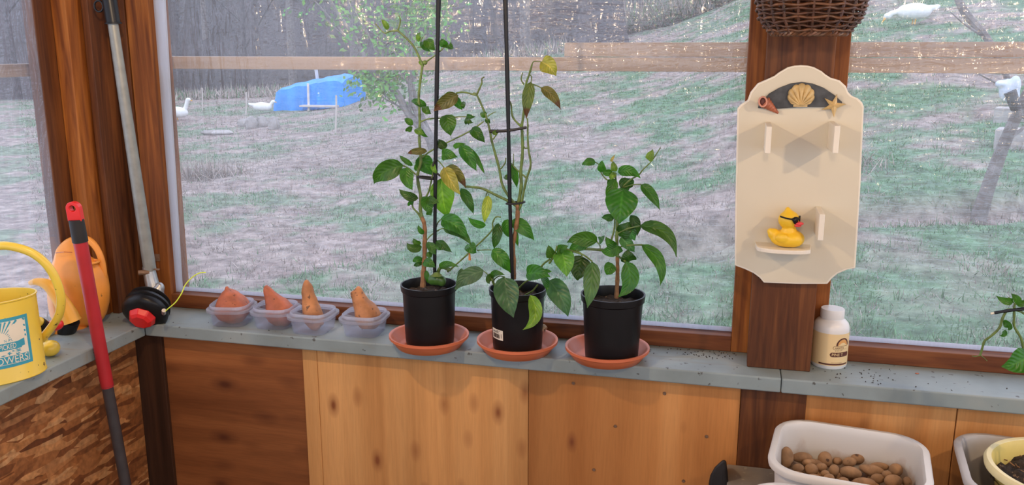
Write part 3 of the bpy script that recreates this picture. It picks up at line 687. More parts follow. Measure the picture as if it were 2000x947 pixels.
def pot_part(root, c, rt, rb, h):
    z0 = c.z+.005
    p = [(.0005,z0+.003),(rb*.96,z0+.003),(rb,z0),(rb,z0),(rb*1.02,z0+.012),(rt*.93,z0+h*.86),(rt*.93,z0+h*.88),(rt*.985,z0+h*.90),(rt*1.0,z0+h*.97),(rt*1.0,z0+h),(rt*.95,z0+h),(rt*.93,z0+h*.96),(rt*.90,z0+h*.85),(rb*.95,z0+.005),(.0005,z0+.004)]
    MB().lathe([(r, z-c.z) for r, z in p], 56, (c.x, c.y, c.z)).build('pot', M_pot, root, smooth=True, auto=40, weld=.0002)
    b = MB(); vs = []; n = 28; rs = rt*.90
    for j in range(9):
        for k in range(n):
            a = 2*PI*k/n; r_ = rs*j/8; x = c.x+r_*math.cos(a); y = c.y+r_*math.sin(a); vs.append((x, y, z0+h*.84+.012*mnoise.noise(Vector((x*60,y*60,0)))))
    b.add(vs, [(j*n+k, j*n+(k+1)%n, (j+1)*n+(k+1)%n, (j+1)*n+k) for j in range(8) for k in range(n)]); b.build('soil', M['soil'], root, smooth=True, weld=.0001)
# ---------------------------------------------------------------- leaves
KINDS = {'g': (.045,.150,.020), 'd': (.028,.090,.016), 'l': (.14,.28,.04), 'b': (.065,.17,.07), 'y': (.36,.36,.07), 'o': (.115,.12,.035), 't': (.45,.32,.14), 'r': (.22,.20,.05)}
def leaf(b, p0, p1, w, bow, kind, rnd, rx, ctrl=None, roll=None, broad=1.0):
    p0 = Vector(p0); p1 = Vector(p1); Ln = (p1-p0).length; mid = (p0+p1)/2
    pc = mid+bow; view = (mid-CAM).normalized(); c0 = KINDS[kind]; c0 = [c*rnd.uniform(.82,1.2) for c in c0]
    nl, nw = 12, 6; vs = []; uvs = []; roll = rnd.uniform(-.45,.45) if roll is None else roll; fold = rnd.uniform(.15,.45); ph = rnd.uniform(0,6)
    for i in range(nl+1):
        t = i/nl; p = p0*(1-t)**2+pc*2*t*(1-t)+p1*t*t; tg = ((pc-p0)*2*(1-t)+(p1-pc)*2*t).normalized()
        sd = tg.cross(view).normalized(); up = sd.cross(tg).normalized(); sd2 = sd*math.cos(roll)+up*math.sin(roll); up2 = up*math.cos(roll)-sd*math.sin(roll)
        q = t**.72; ww = w/2/max(.75, math.cos(roll))*(math.sin(PI*q)**.85)*(1.08-.25*t)*1.08; ww = max(ww, w*.02)
        if t > .82: ww *= 1-.35*((t-.82)/.18)
        for j in range(nw+1):
            s_ = -1+2*j/nw; rip = .045*w*math.sin(t*15+ph+s_*1.5)*abs(s_)
            vs.append(p+sd2*ww*s_*math.cos(fold*abs(s_))+up2*(-ww*fold*abs(s_)**1.3*.9+rip)); uvs.append((s_, t))
    fs = [(i*(nw+1)+j, i*(nw+1)+j+1, (i+1)*(nw+1)+j+1, (i+1)*(nw+1)+j) for i in range(nl) for j in range(nw)]
    n0 = len(b.v); b.add(vs, fs, uvs, tuple(c0))
    if kind in 'or':        # browned tip
        for i in range(nl+1):
            for j in range(nw+1):
                if i/nl > .72: b.col[n0+i*(nw+1)+j] = (.10,.045,.02)
def plant(root, y0, stems, leaves, ystep=.03, seed=1, dmap=None):
    rnd = random.Random(seed); groups = {'green': MB(), 'dry': MB()}; M_ = {}
    for sp in leaves:
        sp = list(sp)+[None]*(9-len(sp)); bx, by, tx, ty, w, bw, kind, dy, roll = sp
        bw = bw or 0; kind = kind or rnd.choice('ggd'); dy = rnd.uniform(-.02,.02) if dy is None else dy; w = w*1.12
        yb = y0+dy*.5; yt = y0+dy; p0 = at(bx, by, yb); p1 = at(tx, ty, yt); m = ppm(y0, bx)
        dx, dyy = tx-bx, ty-by; Lp = math.hypot(dx, dyy)+1e-6; nx_, ny_ = dyy/Lp, -dx/Lp
        if abs(ny_) > .3:
            if ny_ > 0: nx_, ny_ = -nx_, -ny_
        elif nx_ < 0: nx_, ny_ = -nx_, -ny_
        bow = (_R*nx_ + Vector((0,0,-ny_)))*(2*bw/m) + Vector((0, -.012-.02*rnd.random(), 0))
        leaf(groups['dry' if kind in 'yot' else 'green'], p0, p1, w/m, bow, kind, rnd, None, roll=roll)
    if groups['green'].v: groups['green'].build('foliage', M['leaf'], root, smooth=True)
    if groups['dry'].v: groups['dry'].build('withered_leaves', M['leaf'], root, smooth=True)
    for name, mat, paths in stems:
        b = MB()
        for pts, r0, r1, *rest in paths:
            dy = rest[0] if rest else 0; m = ppm(y0, pts[0][0])
            P3 = []
            for i, q in enumerate(pts):
                yy_ = y0+dy*i/max(1, len(pts)-1)+(q[2] if len(q) > 2 else 0); P3.append(at(q[0], q[1], yy_))
            s3 = spline(P3, 4); n_ = len(s3); rr = [ (r0+(r1-r0)*i/(n_-1))/m/2*(1+.10*math.sin(i*1.9)) for i in range(n_)]
            b.tube(s3, rr, 7)
        b.build(name, mat, root, smooth=True)
def ring_tie(root, name, c, rx_, ry_, r, tilt=0):
    pts = [c+_R*(rx_*math.cos(a))+Vector((0, ry_*math.sin(a), tilt*math.cos(a))) for a in [2*PI*k/24 for k in range(24)]]
    MB().tube(pts, r, 6, closed=True).build(name, M['blackmatte'], root, smooth=True)

# --- left plant
r1 = empty('potted_pepper_plant', c1); tag(r1, 'tall potted pepper plant on a black stake in black pot, the leftmost of the three', 'plant')
m1 = ppm(c1.y, 838); c1p = c1+Vector((-.004,.018,.0)); pot_part(r1, c1p, 56.5/m1, 48/m1, .165)
y1 = c1.y
P1 = [(835,76,850,98,17,0,'g'),(826,82,841,101,13,0,'g'),(820,80,822,63,9,0,'l'),(872,90,862,76,13,0,'g'),(873,86,887,94,14,0,'g'),(758,58,745,38,9,3,'l'),
 (833,208,803,197,13,4,'g'),(831,208,842,222,14,0,'g'),(895,186,847,217,24,2,'o',-.03,.1),(890,184,866,197,10,4,'g',.01),(888,192,903,215,15,2,'g'),(908,199,907,212,8,0,'g'),
 (872,224,880,265,28,2,'g',-.02,.1),(911,227,929,228,9,0,'d'),(913,231,924,240,9,0,'g'),(918,234,914,242,11,0,'d'),(806,244,790,231,11,2,'g'),(806,249,794,257,9,0,'g'),
 (815,250,828,262,13,0,'l'),(822,252,837,268,8,0,'g'),(922,250,947,278,19,3,'d',-.01,.1),(872,288,856,272,15,0,'d'),(863,304,894,307,20,4,'g',-.02,.2),(886,288,911,281,9,2,'g'),
 (901,284,931,334,23,3,'g',-.02,.15),(918,290,947,341,10,5,'g'),(834,295,796,300,12,3,'o',-.02,.2),(787,323,730,358,34,7,'g',-.02,.05),(806,323,780,303,9,2,'g'),
 (794,327,806,371,23,-2,'g',-.03,.1),(818,306,845,342,30,3,'g',.03,.1),(867,327,899,380,24,2,'y',-.06,.1),(872,325,910,368,19,8,'o',-.02,.2),(900,368,925,418,17,5,'g',0,.2),
 (862,348,874,425,40,0,'l',.02,.0),(817,387,779,369,15,-3,'d',-.02,.2),(835,384,841,416,24,0,'g',-.02,.1),(833,390,858,396,15,2,'g',-.03,.2),(828,456,817,439,9,0,'g'),
 (824,482,795,474,15,-4,'g',-.02,.2),(822,476,807,465,10,0,'g'),(866,447,921,480,20,13,'g',-.02,.2),(862,428,913,466,30,10,'g',-.03,.2),(914,477,930,494,20,3,'g',-.02,.1),
 (852,470,883,493,14,3,'d',-.02,.2),(856,473,865,488,10,0,'g'),(838,472,852,497,15,2,'g',-.02,.2),(845,496,833,494,11,0,'g'),(826,507,807,512,11,4,'g'),(826,513,809,520,8,2,'d'),
 (828,510,851,522,17,4,'g',-.02,.2),(858,523,896,521,13,7,'g',-.03,.2),(832,528,836,553,9,2,'g'),(945,529,891,566,27,9,'b',-.07,.1),(902,524,888,565,16,-6,'b',-.07,.3),
 (821,118,829,130,7,0,'l'),(838,420,846,408,10,0,'g'),(808,390,800,402,8,0,'g'),(820,320,812,334,10,0,'g'),(846,318,856,340,9,0,'l')]
S1 = [('woody_stem', M['bark'], [([(826,560),(827,535),(829,509),(830,464),(829,439),(824,423)], 11, 7.5)]),
 ('green_stem', M['stem'], [([(824,424),(821,406),(822,385),(816,352),(817,335),(822,318),(821,297),(819,270),(820,242),(819,208),(818,187),(821,157),(825,128),(823,122),(809,92),(792,73),(777,60)], 7, 3.6),
   ([(777,60),(782,41),(779,30)], 3.4, 2),([(777,60),(762,61),(750,64),(733,46)], 3.5, 2),([(833,120),(855,104),(874,86)], 3, 2),([(821,238),(838,232),(868,230.5),(900,228),(911,228)], 3.4, 2),
   ([(823,309),(841,295),(868,281),(916,257),(945,237)], 3.6, 2.6),([(824,430),(817,417),(806,404),(808,388)], 4.5, 3),([(832,385),(838,372),(843,350),(848,325)], 4, 3),
   ([(787,323),(800,330),(812,341)], 3, 3),([(829,475),(841,460),(859,448),(869,446)], 2.5, 2.5),([(850,452),(855,435),(862,428)], 2.5, 2),([(874,530),(880,526),(918,492),(959,452),(962,436),(968,424),(978,424)], 3.6, 2.6, -.02),
   ([(857,545),(856,530),(863,522),(880,527)], 7, 7, -.02),([(851,310),(860,318),(867,327)], 2.5, 2.2, -.03),([(891,182),(901,180),(912,181),(930,186)], 3.5, 3.5, -.02),([(932,489),(945,488),(960,488)], 2.2, 2.2),
   ([(826,72),(822,80),(826,88)], 2, 2),([(826,92),(816,92)], 2.2, 1.6),([(946,530),(955,538),(962,548)], 2.4, 2.4, -.03)]),
 ('stake', M['blackplastic'], [([(857,-70,.0),(856.5,0),(852.5,204),(850,390),(849,540)], 9, 7, -.012)])]
plant(r1, y1, S1, P1, seed=11)
ring_tie(r1, 'plant_tie', at(834, 347, y1-.005), .024, .014, .0026, -.003)
MB().tube(spline([at(849,312,y1-.02), at(846,326,y1-.02), at(854,339,y1-.02), at(870,348,y1-.02)], 4), .0026, 6).build('plant_hook', M['blackmatte'], r1, smooth=True)
q = at(853, 545, y1-.02); o = blob('green_pepper', plain('pepper_skin', (.045,.12,.02), .3, .2, 30), [(q, (.017,.017,.017)), (q+Vector((-.012,0,-.003)), (.012,.013,.015)), (q+Vector((.014,0,-.004)), (.012,.013,.015))], .003, r1, 2)
q = at(853, 534, y1-.03); MB().lathe([(.0005,.004),(.008,.002),(.016,-.006),(.012,-.003),(.0005,0)], 7, q).build('pepper_calyx', M['stem'], r1, smooth=True)
q = at(830, 122, y1); MB().ell(q, (.0065,.006,.006)).build('flower_bud', M['stem'], r1, smooth=True)
MB().tube([at(917,494,y1-.02), at(917.5,508,y1-.02)], [.002,.004], 6).build('dried_flower', plain('dried_petal', (.55,.22,.05), .7), r1)

# --- middle plant
r2 = empty('potted_pepper_plant', c2); tag(r2, 'leggy half-bare potted pepper plant in black pot with a barcode label', 'plant')
m2 = ppm(c2.y, 1010); c2p = c2+Vector((-.004,.018,.0)); pot_part(r2, c2p, 57.5/m2, 49/m2, .165)
y2 = c2.y
P2 = [(974,436,965,486,18,2,'d',-.02,.2),(992,428,997,464,20,-3,'g',.02,.1),(1000,430,1043,469,24,6,'g',.02,.1),(1008,450,1012,481,8,0,'g',.02),(949,440,914,424,13,-3,'g',-.02,.2),(954,382,946,435,17,2,'y',-.03,.2),
 (961,488,997,533,25,8,'g',.01,.1),(985,541,1003,620,43,-1,'b',-.10,.0),(960,540,986,537,12,7,'g',-.05,.3),(962,536,957,554,12,-3,'g',-.05,.2),(1028,536,1075,541,28,8,'g',-.09,.2),
 (1060,538,1068,569,13,3,'g',-.08,.3),(1072,547,1109,618,37,9,'b',-.07,.0),(1036,576,1021,644,24,19,'l',-.12,.0),(1062,534,1078,530,10,3,'g',-.08),
 (1057,121,1086,148,29,5,'y',-.02,.0),(1037,160,1028,232,20,-1,'o',-.02,.1),(1057,171,1095,214,17,7,'o',-.02,.1),(999,322,1010,367,14,2,'g',.02,.2),(1000,345,984,345,10,0,'g',.02),(950,226,941,218,11,0,'g',.01),(952,232,958,240,9,0,'g',.01),(973,256,962,262,8,0,'l')]
S2 = [('woody_stem', M['bark'], [([(1004,545),(1004,510),(1002,482),(1006,455),(1010.5,427),(1011,405),(1010,398)], 8, 9)]),
 ('green_stem', M['stem'], [([(1011,412),(1008,400),(994,384),(981,360),(975,329),(960.5,275),(957,256),(950,229),(941,206),(931,185),(924,182)], 6, 3.5),([(931,185),(936,174),(941,162),(941,154),(946,150)], 4, 2.5),([(953,227),(960,222),(969,218)], 2.4, 1.5),
   ([(963,272),(970,262),(972,252)], 3, 2),([(978,330),(986,319),(988,308)], 3, 2),([(1012,404),(992,392),(969,381),(942,368),(920,365),(908,364)], 6, 4.5, -.02),
   ([(1010,408),(1018,365),(1017,338),(1020.5,299),(1020,260),(1019,248),(1022.6,223),(1026,190),(1027,166),(1034,144),(1039,126)], 7, 3.5),([(1039,126),(1043,120),(1057,121)], 2.2, 1.6),([(1034,145),(1038,150),(1037,162)], 2.2, 2),([(1040,164),(1050,168),(1058,172)], 2.4, 2.2),
   ([(1013,410),(1018,398),(1028,351),(1036.5,322),(1032,290),(1030.6,260),(1031,245),(1030,231)], 5.5, 3),([(1021,281),(1025,289),(1031,289)], 3, 3),([(1028,347),(1016,337),(1004,326),(999,319)], 3.5, 2.5),([(1003,323),(1003,300)], 2, 1.5),
   ([(1018,247),(1001.7,229),(998,203),(993,195)], 4.5, 2.5),([(1023.5,165),(1018,155),(1020.7,142)], 3.2, 2),([(981,570),(970,563),(962,550),(964,540)], 4, 3.5, -.02),([(981,570),(966,555),(966,545),(976,539),(986,541)], 2.6, 2.4, -.04),([(1014,562),(1024,552),(1032,547)], 3.6, 3, -.05),
   ([(1050,530,-.03),(1057,521,-.04),(1063,514,-.04),(1074,506,-.05)], 4.5, 3.6),([(1026,576),(1040,568),(1050,556)], 4, 3, -.06),([(945,420),(950,378),(955,381)], 1.8, 1.8, -.02)]),
 ('stake', M['blackplastic'], [([(985,-70),(987,0),(992,200),(996,400),(1001,550)], 9, 7, -.012)]),
 ('plant_clip', M['blackmatte'], [([(957,256.5),(992,255),(1028,249)], 7, 5, -.012)])]
plant(r2, y2, S2, P2, seed=5)
ring_tie(r2, 'plant_tie', at(1007, 396, y2-.004), .0235, .016, .0026, .002)
# barcode label on the middle pot
def patch(fn, u0, u1, v0, v1, n=8):
    b = MB(); vs = [fn(u0+(u1-u0)*i/n, v0+(v1-v0)*j) for j in (0, 1) for i in range(n+1)]
    return b.add(vs, [(i, i+1, n+2+i, n+1+i) for i in range(n)])
def pot_surf(c, rb, rt, h, off):
    def fn(a, z):
        r_ = rb+(rt*.93-rb)*(z-.005)/(h*.86)+off; return (c.x+r_*math.cos(a), c.y+r_*math.sin(a), c.z+z)
    return fn
rb2, rt2 = 49/m2, 57.5/m2
a0 = -PI/2+YAW-1.28; a1 = -PI/2+YAW-.60
patch(pot_surf(c2p, rb2, rt2, .165, .0010), a0, a1, .040, .068).build('barcode_label', M['cream'], r2); bl_ = bpy.context.scene.objects['barcode_label']
lb = MB(); fn = pot_surf(c2p, rb2, rt2, .165, .0016)
aa = a0+.09
for k, w_ in enumerate([3,1,2,1,3,2,1,1,2,3,1,2]):
    q = patch(fn, aa, aa+w_*.012, .044, .056, 2); lb.add(q.v, q.f); aa += w_*.012+.014
for (u0, u1, v0) in ((.08,.5,.059), (.1,.45,.0615), (.34,.55,.0645)): q = patch(fn, a0+u0, a0+u1, v0, v0+.0012); lb.add(q.v, q.f)
q = patch(fn, a1-.09, a1-.07, .046, .058, 1); lb.add(q.v, q.f)
lb.build('barcode_print', M['ink'], bl_)
# dried leaf in saucer
q = at(1052, 641, c2.y+.03); b = MB(); vs = []
for j in range(9):
    for i in range(9):
        u_, v_ = (i-4)/4, (j-4)/4; vs.append((q.x+.02*u_+.004*math.sin(v_*5), q.y+.014*v_*math.cos(u_), q.z+.012*math.sin(u_*2.6+v_)-.006*v_*v_))
b.add(vs, [(j*9+i, j*9+i+1, (j+1)*9+i+1, (j+1)*9+i) for j in range(8) for i in range(8)])
o = b.build('dried_leaf', plain('dry_leaf', (.45,.30,.18), .8, .3, 40), None, smooth=True, solid=.0012); tag(o, 'curled dry brown leaf at the back of the middle saucer', 'leaf')

# --- right plant
r3 = empty('potted_pepper_plant', c3+Vector((.009,-.006,0))); c3p = c3+Vector((.012,-.004,0)); tag(r3, 'short bushy potted pepper plant with broad drooping leaves, no stake, in black pot', 'plant')
m3 = ppm(c3.y, 1196); pot_part(r3, c3p, 63.5/m3, 52/m3, .173)
y3 = c3.y-.004
P3 = [(1163,317,1137,322,13,4,'g'),(1177,335,1176,313,15,0,'g',-.02,.2),(1196,335,1175,331,12,-3,'g'),(1200,335,1196,314,12,2,'l'),(1194,316,1202,301,5,0,'t'),(1207,336,1251,348,19,8,'g',-.02,.2),
 (1222,347,1228,372,26,0,'d',.02,.1),(1203,350,1191,396,19,-4,'g',-.02,.3),(1202,336,1192,352,10,0,'l'),(1217,368,1210,437,52,0,'g',-.08,.0),(1252,360,1288,409,19,5,'g',-.03,.2),(1268,314,1275,291,14,0,'l'),
 (1199,427,1175,425,13,3,'d',-.01,.2),(1232,420,1245,460,17,5,'d',.02,.3),(1212,462,1240,434,26,3,'d',.01,.2),(1212,464,1240,492,20,3,'b',.0,.2),(1222,440,1240,470,20,3,'b',.01,.1),(1249,441,1321,502,24,22,'g',-.04,.25),(1253,478,1289,559,22,18,'g',-.05,.25),  # 'b' leaves: bluish sheen painted into the leaf colour
 (1222,511,1207,580,30,16,'g',-.06,.1),(1230,510,1226,487,26,0,'d',-.02,.1),(1195,514,1186,537,21,0,'g',-.03,.1),(1208,480,1174,489,22,-4,'g',-.04,.2),(1202,482,1183,462,16,0,'g',-.03,.2),
 (1170,470,1181,460,12,0,'b',-.03),(1205,484,1217,489,13,0,'g'),(1166,472,1107,474,26,9,'g',-.05,.2),(1152,468,1110,493,22,3,'g',-.03,.2),(1096,488,1107,540,37,3,'l',-.08,.05),(1081,502,1071,478,19,2,'g',-.07,.2),
 (1089,492,1111,480,15,3,'g',-.06,.2),(1136,500,1128,548,36,0,'d',-.05,.05),(1157,511,1147,601,29,4,'b',-.10,.05),(1208,395,1222,410,12,0,'g'),(1208,440,1222,446,9,0,'g'),(1214,382,1200,400,16,0,'g',.01),(1190,350,1197,372,10,0,'g')]
S3 = [('woody_stem', M['bark'], [([(1203.6,582),(1205.7,547),(1206,521),(1205.7,500)], 9, 7)]),
 ('green_stem', M['stem'], [([(1205.7,502),(1204.6,462),(1205.7,433),(1204,400),(1203,370),(1202,339)], 7, 4),([(1190,500),(1194,470),(1200,445),(1201,420)], 4.5, 3),([(1196,356),(1183,349),(1174,337),(1170,322),(1163,317)], 3, 2),
   ([(1205,375),(1230,352),(1247,342),(1256,331),(1273,314),(1290,288)], 4, 2),([(1218,366),(1235,361),(1252,360)], 2.5, 2.2, -.02),([(1204,457),(1225,447),(1250,441)], 3, 3.5, -.02),([(1204,484),(1228,479),(1254,478)], 3, 3.5, -.03),
   ([(1199,493),(1210,502),(1222,511)], 4, 4, -.03),([(1205,492),(1185,488),(1172,488),(1140,486),(1115,492),(1092,494),(1081,502),(1073,514)], 6, 4.5, -.05),([(1091,494,-.04),(1095,486,-.05),(1110,487,-.05),(1125,493,-.05),(1140,498,-.06),(1157,511,-.06)], 3, 3.2),
   ([(1073,514,-.05),(1082,500,-.06),(1088,480,-.06)], 4, 3),([(1122,490,-.04),(1134,494,-.05),(1137,502,-.05)], 3, 2.5),([(1166,472),(1172,480),(1172,487)], 3, 3, -.03)])]
plant(r3, y3, S3, P3, seed=3)

# ---------------------------------------------------------------- sweet potatoes in lidded containers
def container(c, rot, label, k):
    root = empty('plastic_container', c, rot)
    b = MB().rrect([(.046,.046,.022,.0008),(.050,.050,.026,.003),(.0575,.0575,.034,.046),(.0625,.0625,.038,.047),(.0625,.0625,.038,.0495),(.056,.056,.033,.049),(.0485,.0485,.025,.0045),(.045,.045,.022,.0025)], 7, cap0=True, cap1=True)
    b.build('base', M['tubplastic'], root, smooth=True, world=False, auto=50)
    b = MB().rrect([(.0650,.0650,.040,.044),(.0655,.0655,.040,.052),(.0580,.0580,.035,.053),(.0565,.0565,.034,.063),(.0545,.0545,.032,.063),(.0540,.0540,.032,.0545),(.052,.052,.03,.054)], 7, cap0=False)
    b.build('lid', M['lidplastic'], root, smooth=True, world=False, auto=40)
    # the part of the lid's top left after its middle was cut open
    s_ = .0535; cut = .012; b = MB()
    b.add([(-s_,-s_+.026,.0545),(-s_+.009,-s_+.009,.0545),(-s_+.026,-s_,.0545),(s_-.026,-s_,.0545),(s_-.009,-s_+.009,.0545),(s_,-s_+.026,.0545),(-s_+.035,-.022,.0545),(-s_,-.006,.0545)], [(0,1,2,3,4,5,6,7)])
    b.build('lid_top', M['lidplastic'], root, world=False)
    tag(root, label, 'container', 'food containers along the sill'); return root
cs = [centre(455, 622, ZS+.012), centre(540, 627, ZS+.012), centre(613, 637, ZS+.012), centre(713, 642, ZS+.012)]
labs = ['leftmost lidded food container, holding a round nubbed sweet potato', 'lidded food container holding the cone-topped sweet potato, second from left', 'lidded food container holding the upright carrot-shaped sweet potato', 'lidded food container standing nearest the pots, holding a blunt sweet potato']
rots = [.30, .22, .10, .16]
for k in range(4): container(cs[k], rots[k]-.1, labs[k], k)
def sweet(y, pts, rads, mat, label, scale=1.0):
    m = ppm(y, pts[0][0]); P_ = spline([at(a, b_, y) for a, b_ in pts], 5); rr = lerpl(rads, len(P_)); b = MB(); b.tube(P_, [r/m for r in rr], 16)
    b.v = [tuple(Vector(v)+Vector((mnoise.noise(Vector(v)*40), mnoise.noise(Vector(v)*40+Vector((9,0,0))), mnoise.noise(Vector(v)*40+Vector((0,9,0)))))*.0035) for v in b.v]
    o = b.build('sweet_potato', mat, None, smooth=True, auto=80); tag(o, label, 'sweet potato'); return o
sweet(cs[0].y, [(441,560),(442,565),(446,575),(450,588),(454,603),(457,617),(459,626),(459,629)], [2,5,20,30,36,30,16,2], M['sweet'], 'round orange-red sweet potato with a small nub, in the leftmost container')
sweet(cs[1].y, [(517,557),(520,562),(527,575),(536,590),(545,606),(550,620),(552,632),(552,634)], [2,6,12,20,29,28,16,2], M['sweet'], 'reddish sweet potato with a tapering upright cone, second container')
sweet(cs[2].y, [(597,546),(599,551),(602,570),(605,590),(609,608),(614,624),(619,638),(622,642)], [2,6,13,15,19,20,13,2], M['sweet2'], 'slim upright carrot-shaped sweet potato, third container')
sweet(cs[3].y, [(694,563),(696,566),(700,578),(706,592),(714,606),(720,620),(724,636),(725,642)], [4,11,14,17,24,27,19,3], M['sweet2'], 'blotchy tan sweet potato with blunt top, in the container nearest the pots')

# ---------------------------------------------------------------- decorative cream board with pegs
YB = -.161
outl = [(1435,517),(1436,400),(1440,212),(1447,204),(1460,196),(1466,180),(1480,163),(1497,155.5),(1513,148),(1522,141),(1539,131),(1552,128),(1565,127),(1578,128),(1590,131),(1605,139),(1612,145),(1622,151.5),(1640,157),(1652,168),(1657,180),(1664,187),(1676,192),(1684,200),(1687.5,208),(1681,360),(1671,524),(1655,527),(1636,535),(1625,544),(1616,555),(1560,555),(1492,552.5),(1484,543),(1472,534),(1455,526),(1436,519)]
wbd = empty('peg_board', at(1565, 340, YB)); tag(wbd, 'cream painted scalloped wooden board with seashell ornament hung on the centre post', 'board')
poly = [(at(a, b_, YB-.015).x, at(a, b_, YB-.015).z) for a, b_ in outl]
o = MB().prism(poly, YB-.0145, YB).build('rim', M['boardedge'], wbd, bevel=.0022, seg=3)  # lighter rim plate: the edge highlight is put into its colour
cxp = sum(p[0] for p in poly)/len(poly); czp = (max(p[1] for p in poly)+min(p[1] for p in poly))/2
MB().prism([(cxp+(x-cxp)*.972, czp+(z-czp)*.985) for x, z in poly], YB-.0152, YB-.002).build('back_board', M['board'], wbd, bevel=.0006)
parc = [(1480,211),(1483,203),(1502,183),(1523,171),(1544,163),(1566,160),(1587,163),(1608,171),(1629,185),(1645,199),(1644,207),(1607,209),(1562,209),(1522,212)]
MB().prism([(at(a, b_, YB-.021).x, at(a, b_, YB-.021).z) for a, b_ in parc], YB-.022, YB-.0145).build('slate_arch', M['slate'], wbd, bevel=.0015)
def peg(px, py, rot=0, drop=0.0, bh=.066):
    c = at(px, py, YB-.015); root = M_ = None; w_, d_ = .0062, .086
    vs = []; h = bh/2
    pr = [(0, h), (-d_, h-.004), (-d_, -h), (0, -h+.004)]
    vs = [Vector((s_*w_, y_, z_)) for s_ in (-1, 1) for (y_, z_) in pr]; R_ = Matrix.Rotation(rot, 3, 'Z'); vs = [R_@v+c+Vector((0,0,drop)) for v in vs]
    MB().add(vs, [(0,1,2,3),(7,6,5,4),(0,4,5,1),(1,5,6,2),(2,6,7,3),(3,7,4,0)]).build('peg', M['boardedge'], wbd, bevel=.0015)
peg(1498, 265); peg(1622, 264, .05); peg(1596, 429, .02)
# shelf of the board
c = at(1528, 478, YB-.015); b = MB(); n = 20; hw = .064; dp = .078
top = [(-hw, 0)]+[(-hw*math.cos(PI*k/n)*1.0, -dp*(.45*min(1, math.sin(PI*k/n)*3.2)+.55*math.sin(PI*k/n)**.6)) for k in range(n+1)]+[(hw, 0)]
cz = c.z; nn = len(top); b.add([(c.x+x, c.y+y, cz-.006) for x, y in top]+[(c.x+x, c.y+y, cz+.004) for x, y in top], [tuple(range(nn-1,-1,-1)), tuple(range(nn, 2*nn))]+[(i, (i+1)%nn, (i+1)%nn+nn, i+nn) for i in range(nn)])
b.build('small_shelf', M['boardedge'], wbd, bevel=.0015)
shelf_top = cz+.004; shelf_c = c
# scallop
sx = ppm(YB-.02, 1560); c = at(1563, 206, YB-.022); b = MB(); vs = []; na, nr = 64, 9
for j in range(nr+1):
    t = j/nr
    for i in range(na+1):
        a = math.radians(-80+160*i/na); rib = abs(math.cos(i/na*PI*8)); R_ = .051*math.cos(a)**.55*(1-.06*(1-rib))+.003; r_ = R_*t
        vs.append((c.x+math.sin(a)*r_*.90, c.y-.002-.011*math.sin(PI*min(1,.15+t*.8))*(.55+.45*rib)*(math.cos(a)**.5), c.z+math.cos(a)*r_*.95+.0))
    
b.add(vs, [(j*(na+1)+i, j*(na+1)+i+1, (j+1)*(na+1)+i+1, (j+1)*(na+1)+i) for j in range(nr) for i in range(na)])
b.box((c.x-.015, c.y-.004, c.z-.002), (c.x+.015, c.y+.001, c.z+.006))
b.build('scallop_shell', M['shell'], wbd, smooth=True, solid=.002, auto=60)
# starfish
c = at(1628, 206, YB-.022); b = MB(); vs = [(c.x, c.y-.010, c.z)]; 
angs = [78, 8, -84, -158, 142]
for k in range(5):
    for a, r_, h_ in ((math.radians(angs[k]), .0275, .003), (math.radians((angs[k]+ (angs[(k+1)%5] if angs[(k+1)%5] < angs[k] else angs[(k+1)%5]-360))/2), .0095, .003)):
        vs.append((c.x+r_*math.cos(a), c.y-h_, c.z+r_*math.sin(a)))
vs += [(x, c.y+.001, z) for x, y, z in vs[1:]]
fs = [(0, 1+i, 1+(i+1)%10) for i in range(10)]+[(1+i, 11+i, 11+(i+1)%10, 1+(i+1)%10) for i in range(10)]
b.add(vs, fs).build('starfish', M['shell'], wbd)
# conch
p0 = at(1493, 199, YB-.026); p1 = at(1520, 221, YB-.022); b = MB(); n = 34; pts = [p0.lerp(p1, i/n) for i in range(n+1)]
b.tube(pts, [(.0135*(1-.85*i/n))*(1+.16*abs(math.sin(i*.55))) for i in range(n+1)], 14); b.build('spiral_shell', M['conch'], wbd, smooth=True, auto=80)
q = p0+Vector((-.004,-.009,.001)); pts = [q+Vector((.0085*math.cos(a)-.002*math.sin(a), -.003, .011*math.sin(a)+.002*math.cos(a))) for a in [2*PI*k/18 for k in range(18)]]
sh = MB().tube(pts, .0022, 6, closed=True); sh.build('shell_lip', plain('pink_shell', (.62,.27,.18), .4), wbd, smooth=True)
MB().ell(q+Vector((0,.001,0)), (.0075,.003,.0095)).build('shell_opening', plain('dark_shell', (.10,.025,.018), .6), wbd, smooth=True)
# ---------------------------------------------------------------- duck
dk = empty('rubber_duck', (shelf_c.x+.006, shelf_c.y-.04, shelf_top)); tag(dk, 'yellow rubber duck wearing black sunglasses on the small shelf of the board', 'toy')
e = .92
blob('body', M['duck'], [((.000,0,.020),(.038,.028,.020)),((.012,0,.021),(.029,.028,.021)),((-.030,0,.030),(.014,.014,.014)),((-.038,0,.036),(.008,.009,.008)),((.004,0,.040),(.018,.018,.012)),((.002,0,.066),(.0245,.023,.023)),((.000,0,.083),(.012,.012,.009)),((-.002,0,.092),(.006,.006,.005)),
   ((-.012,-.025,.026),(.016,.006,.011)),((-.012,.025,.026),(.016,.006,.011))], .0022, None, 3).parent = dk
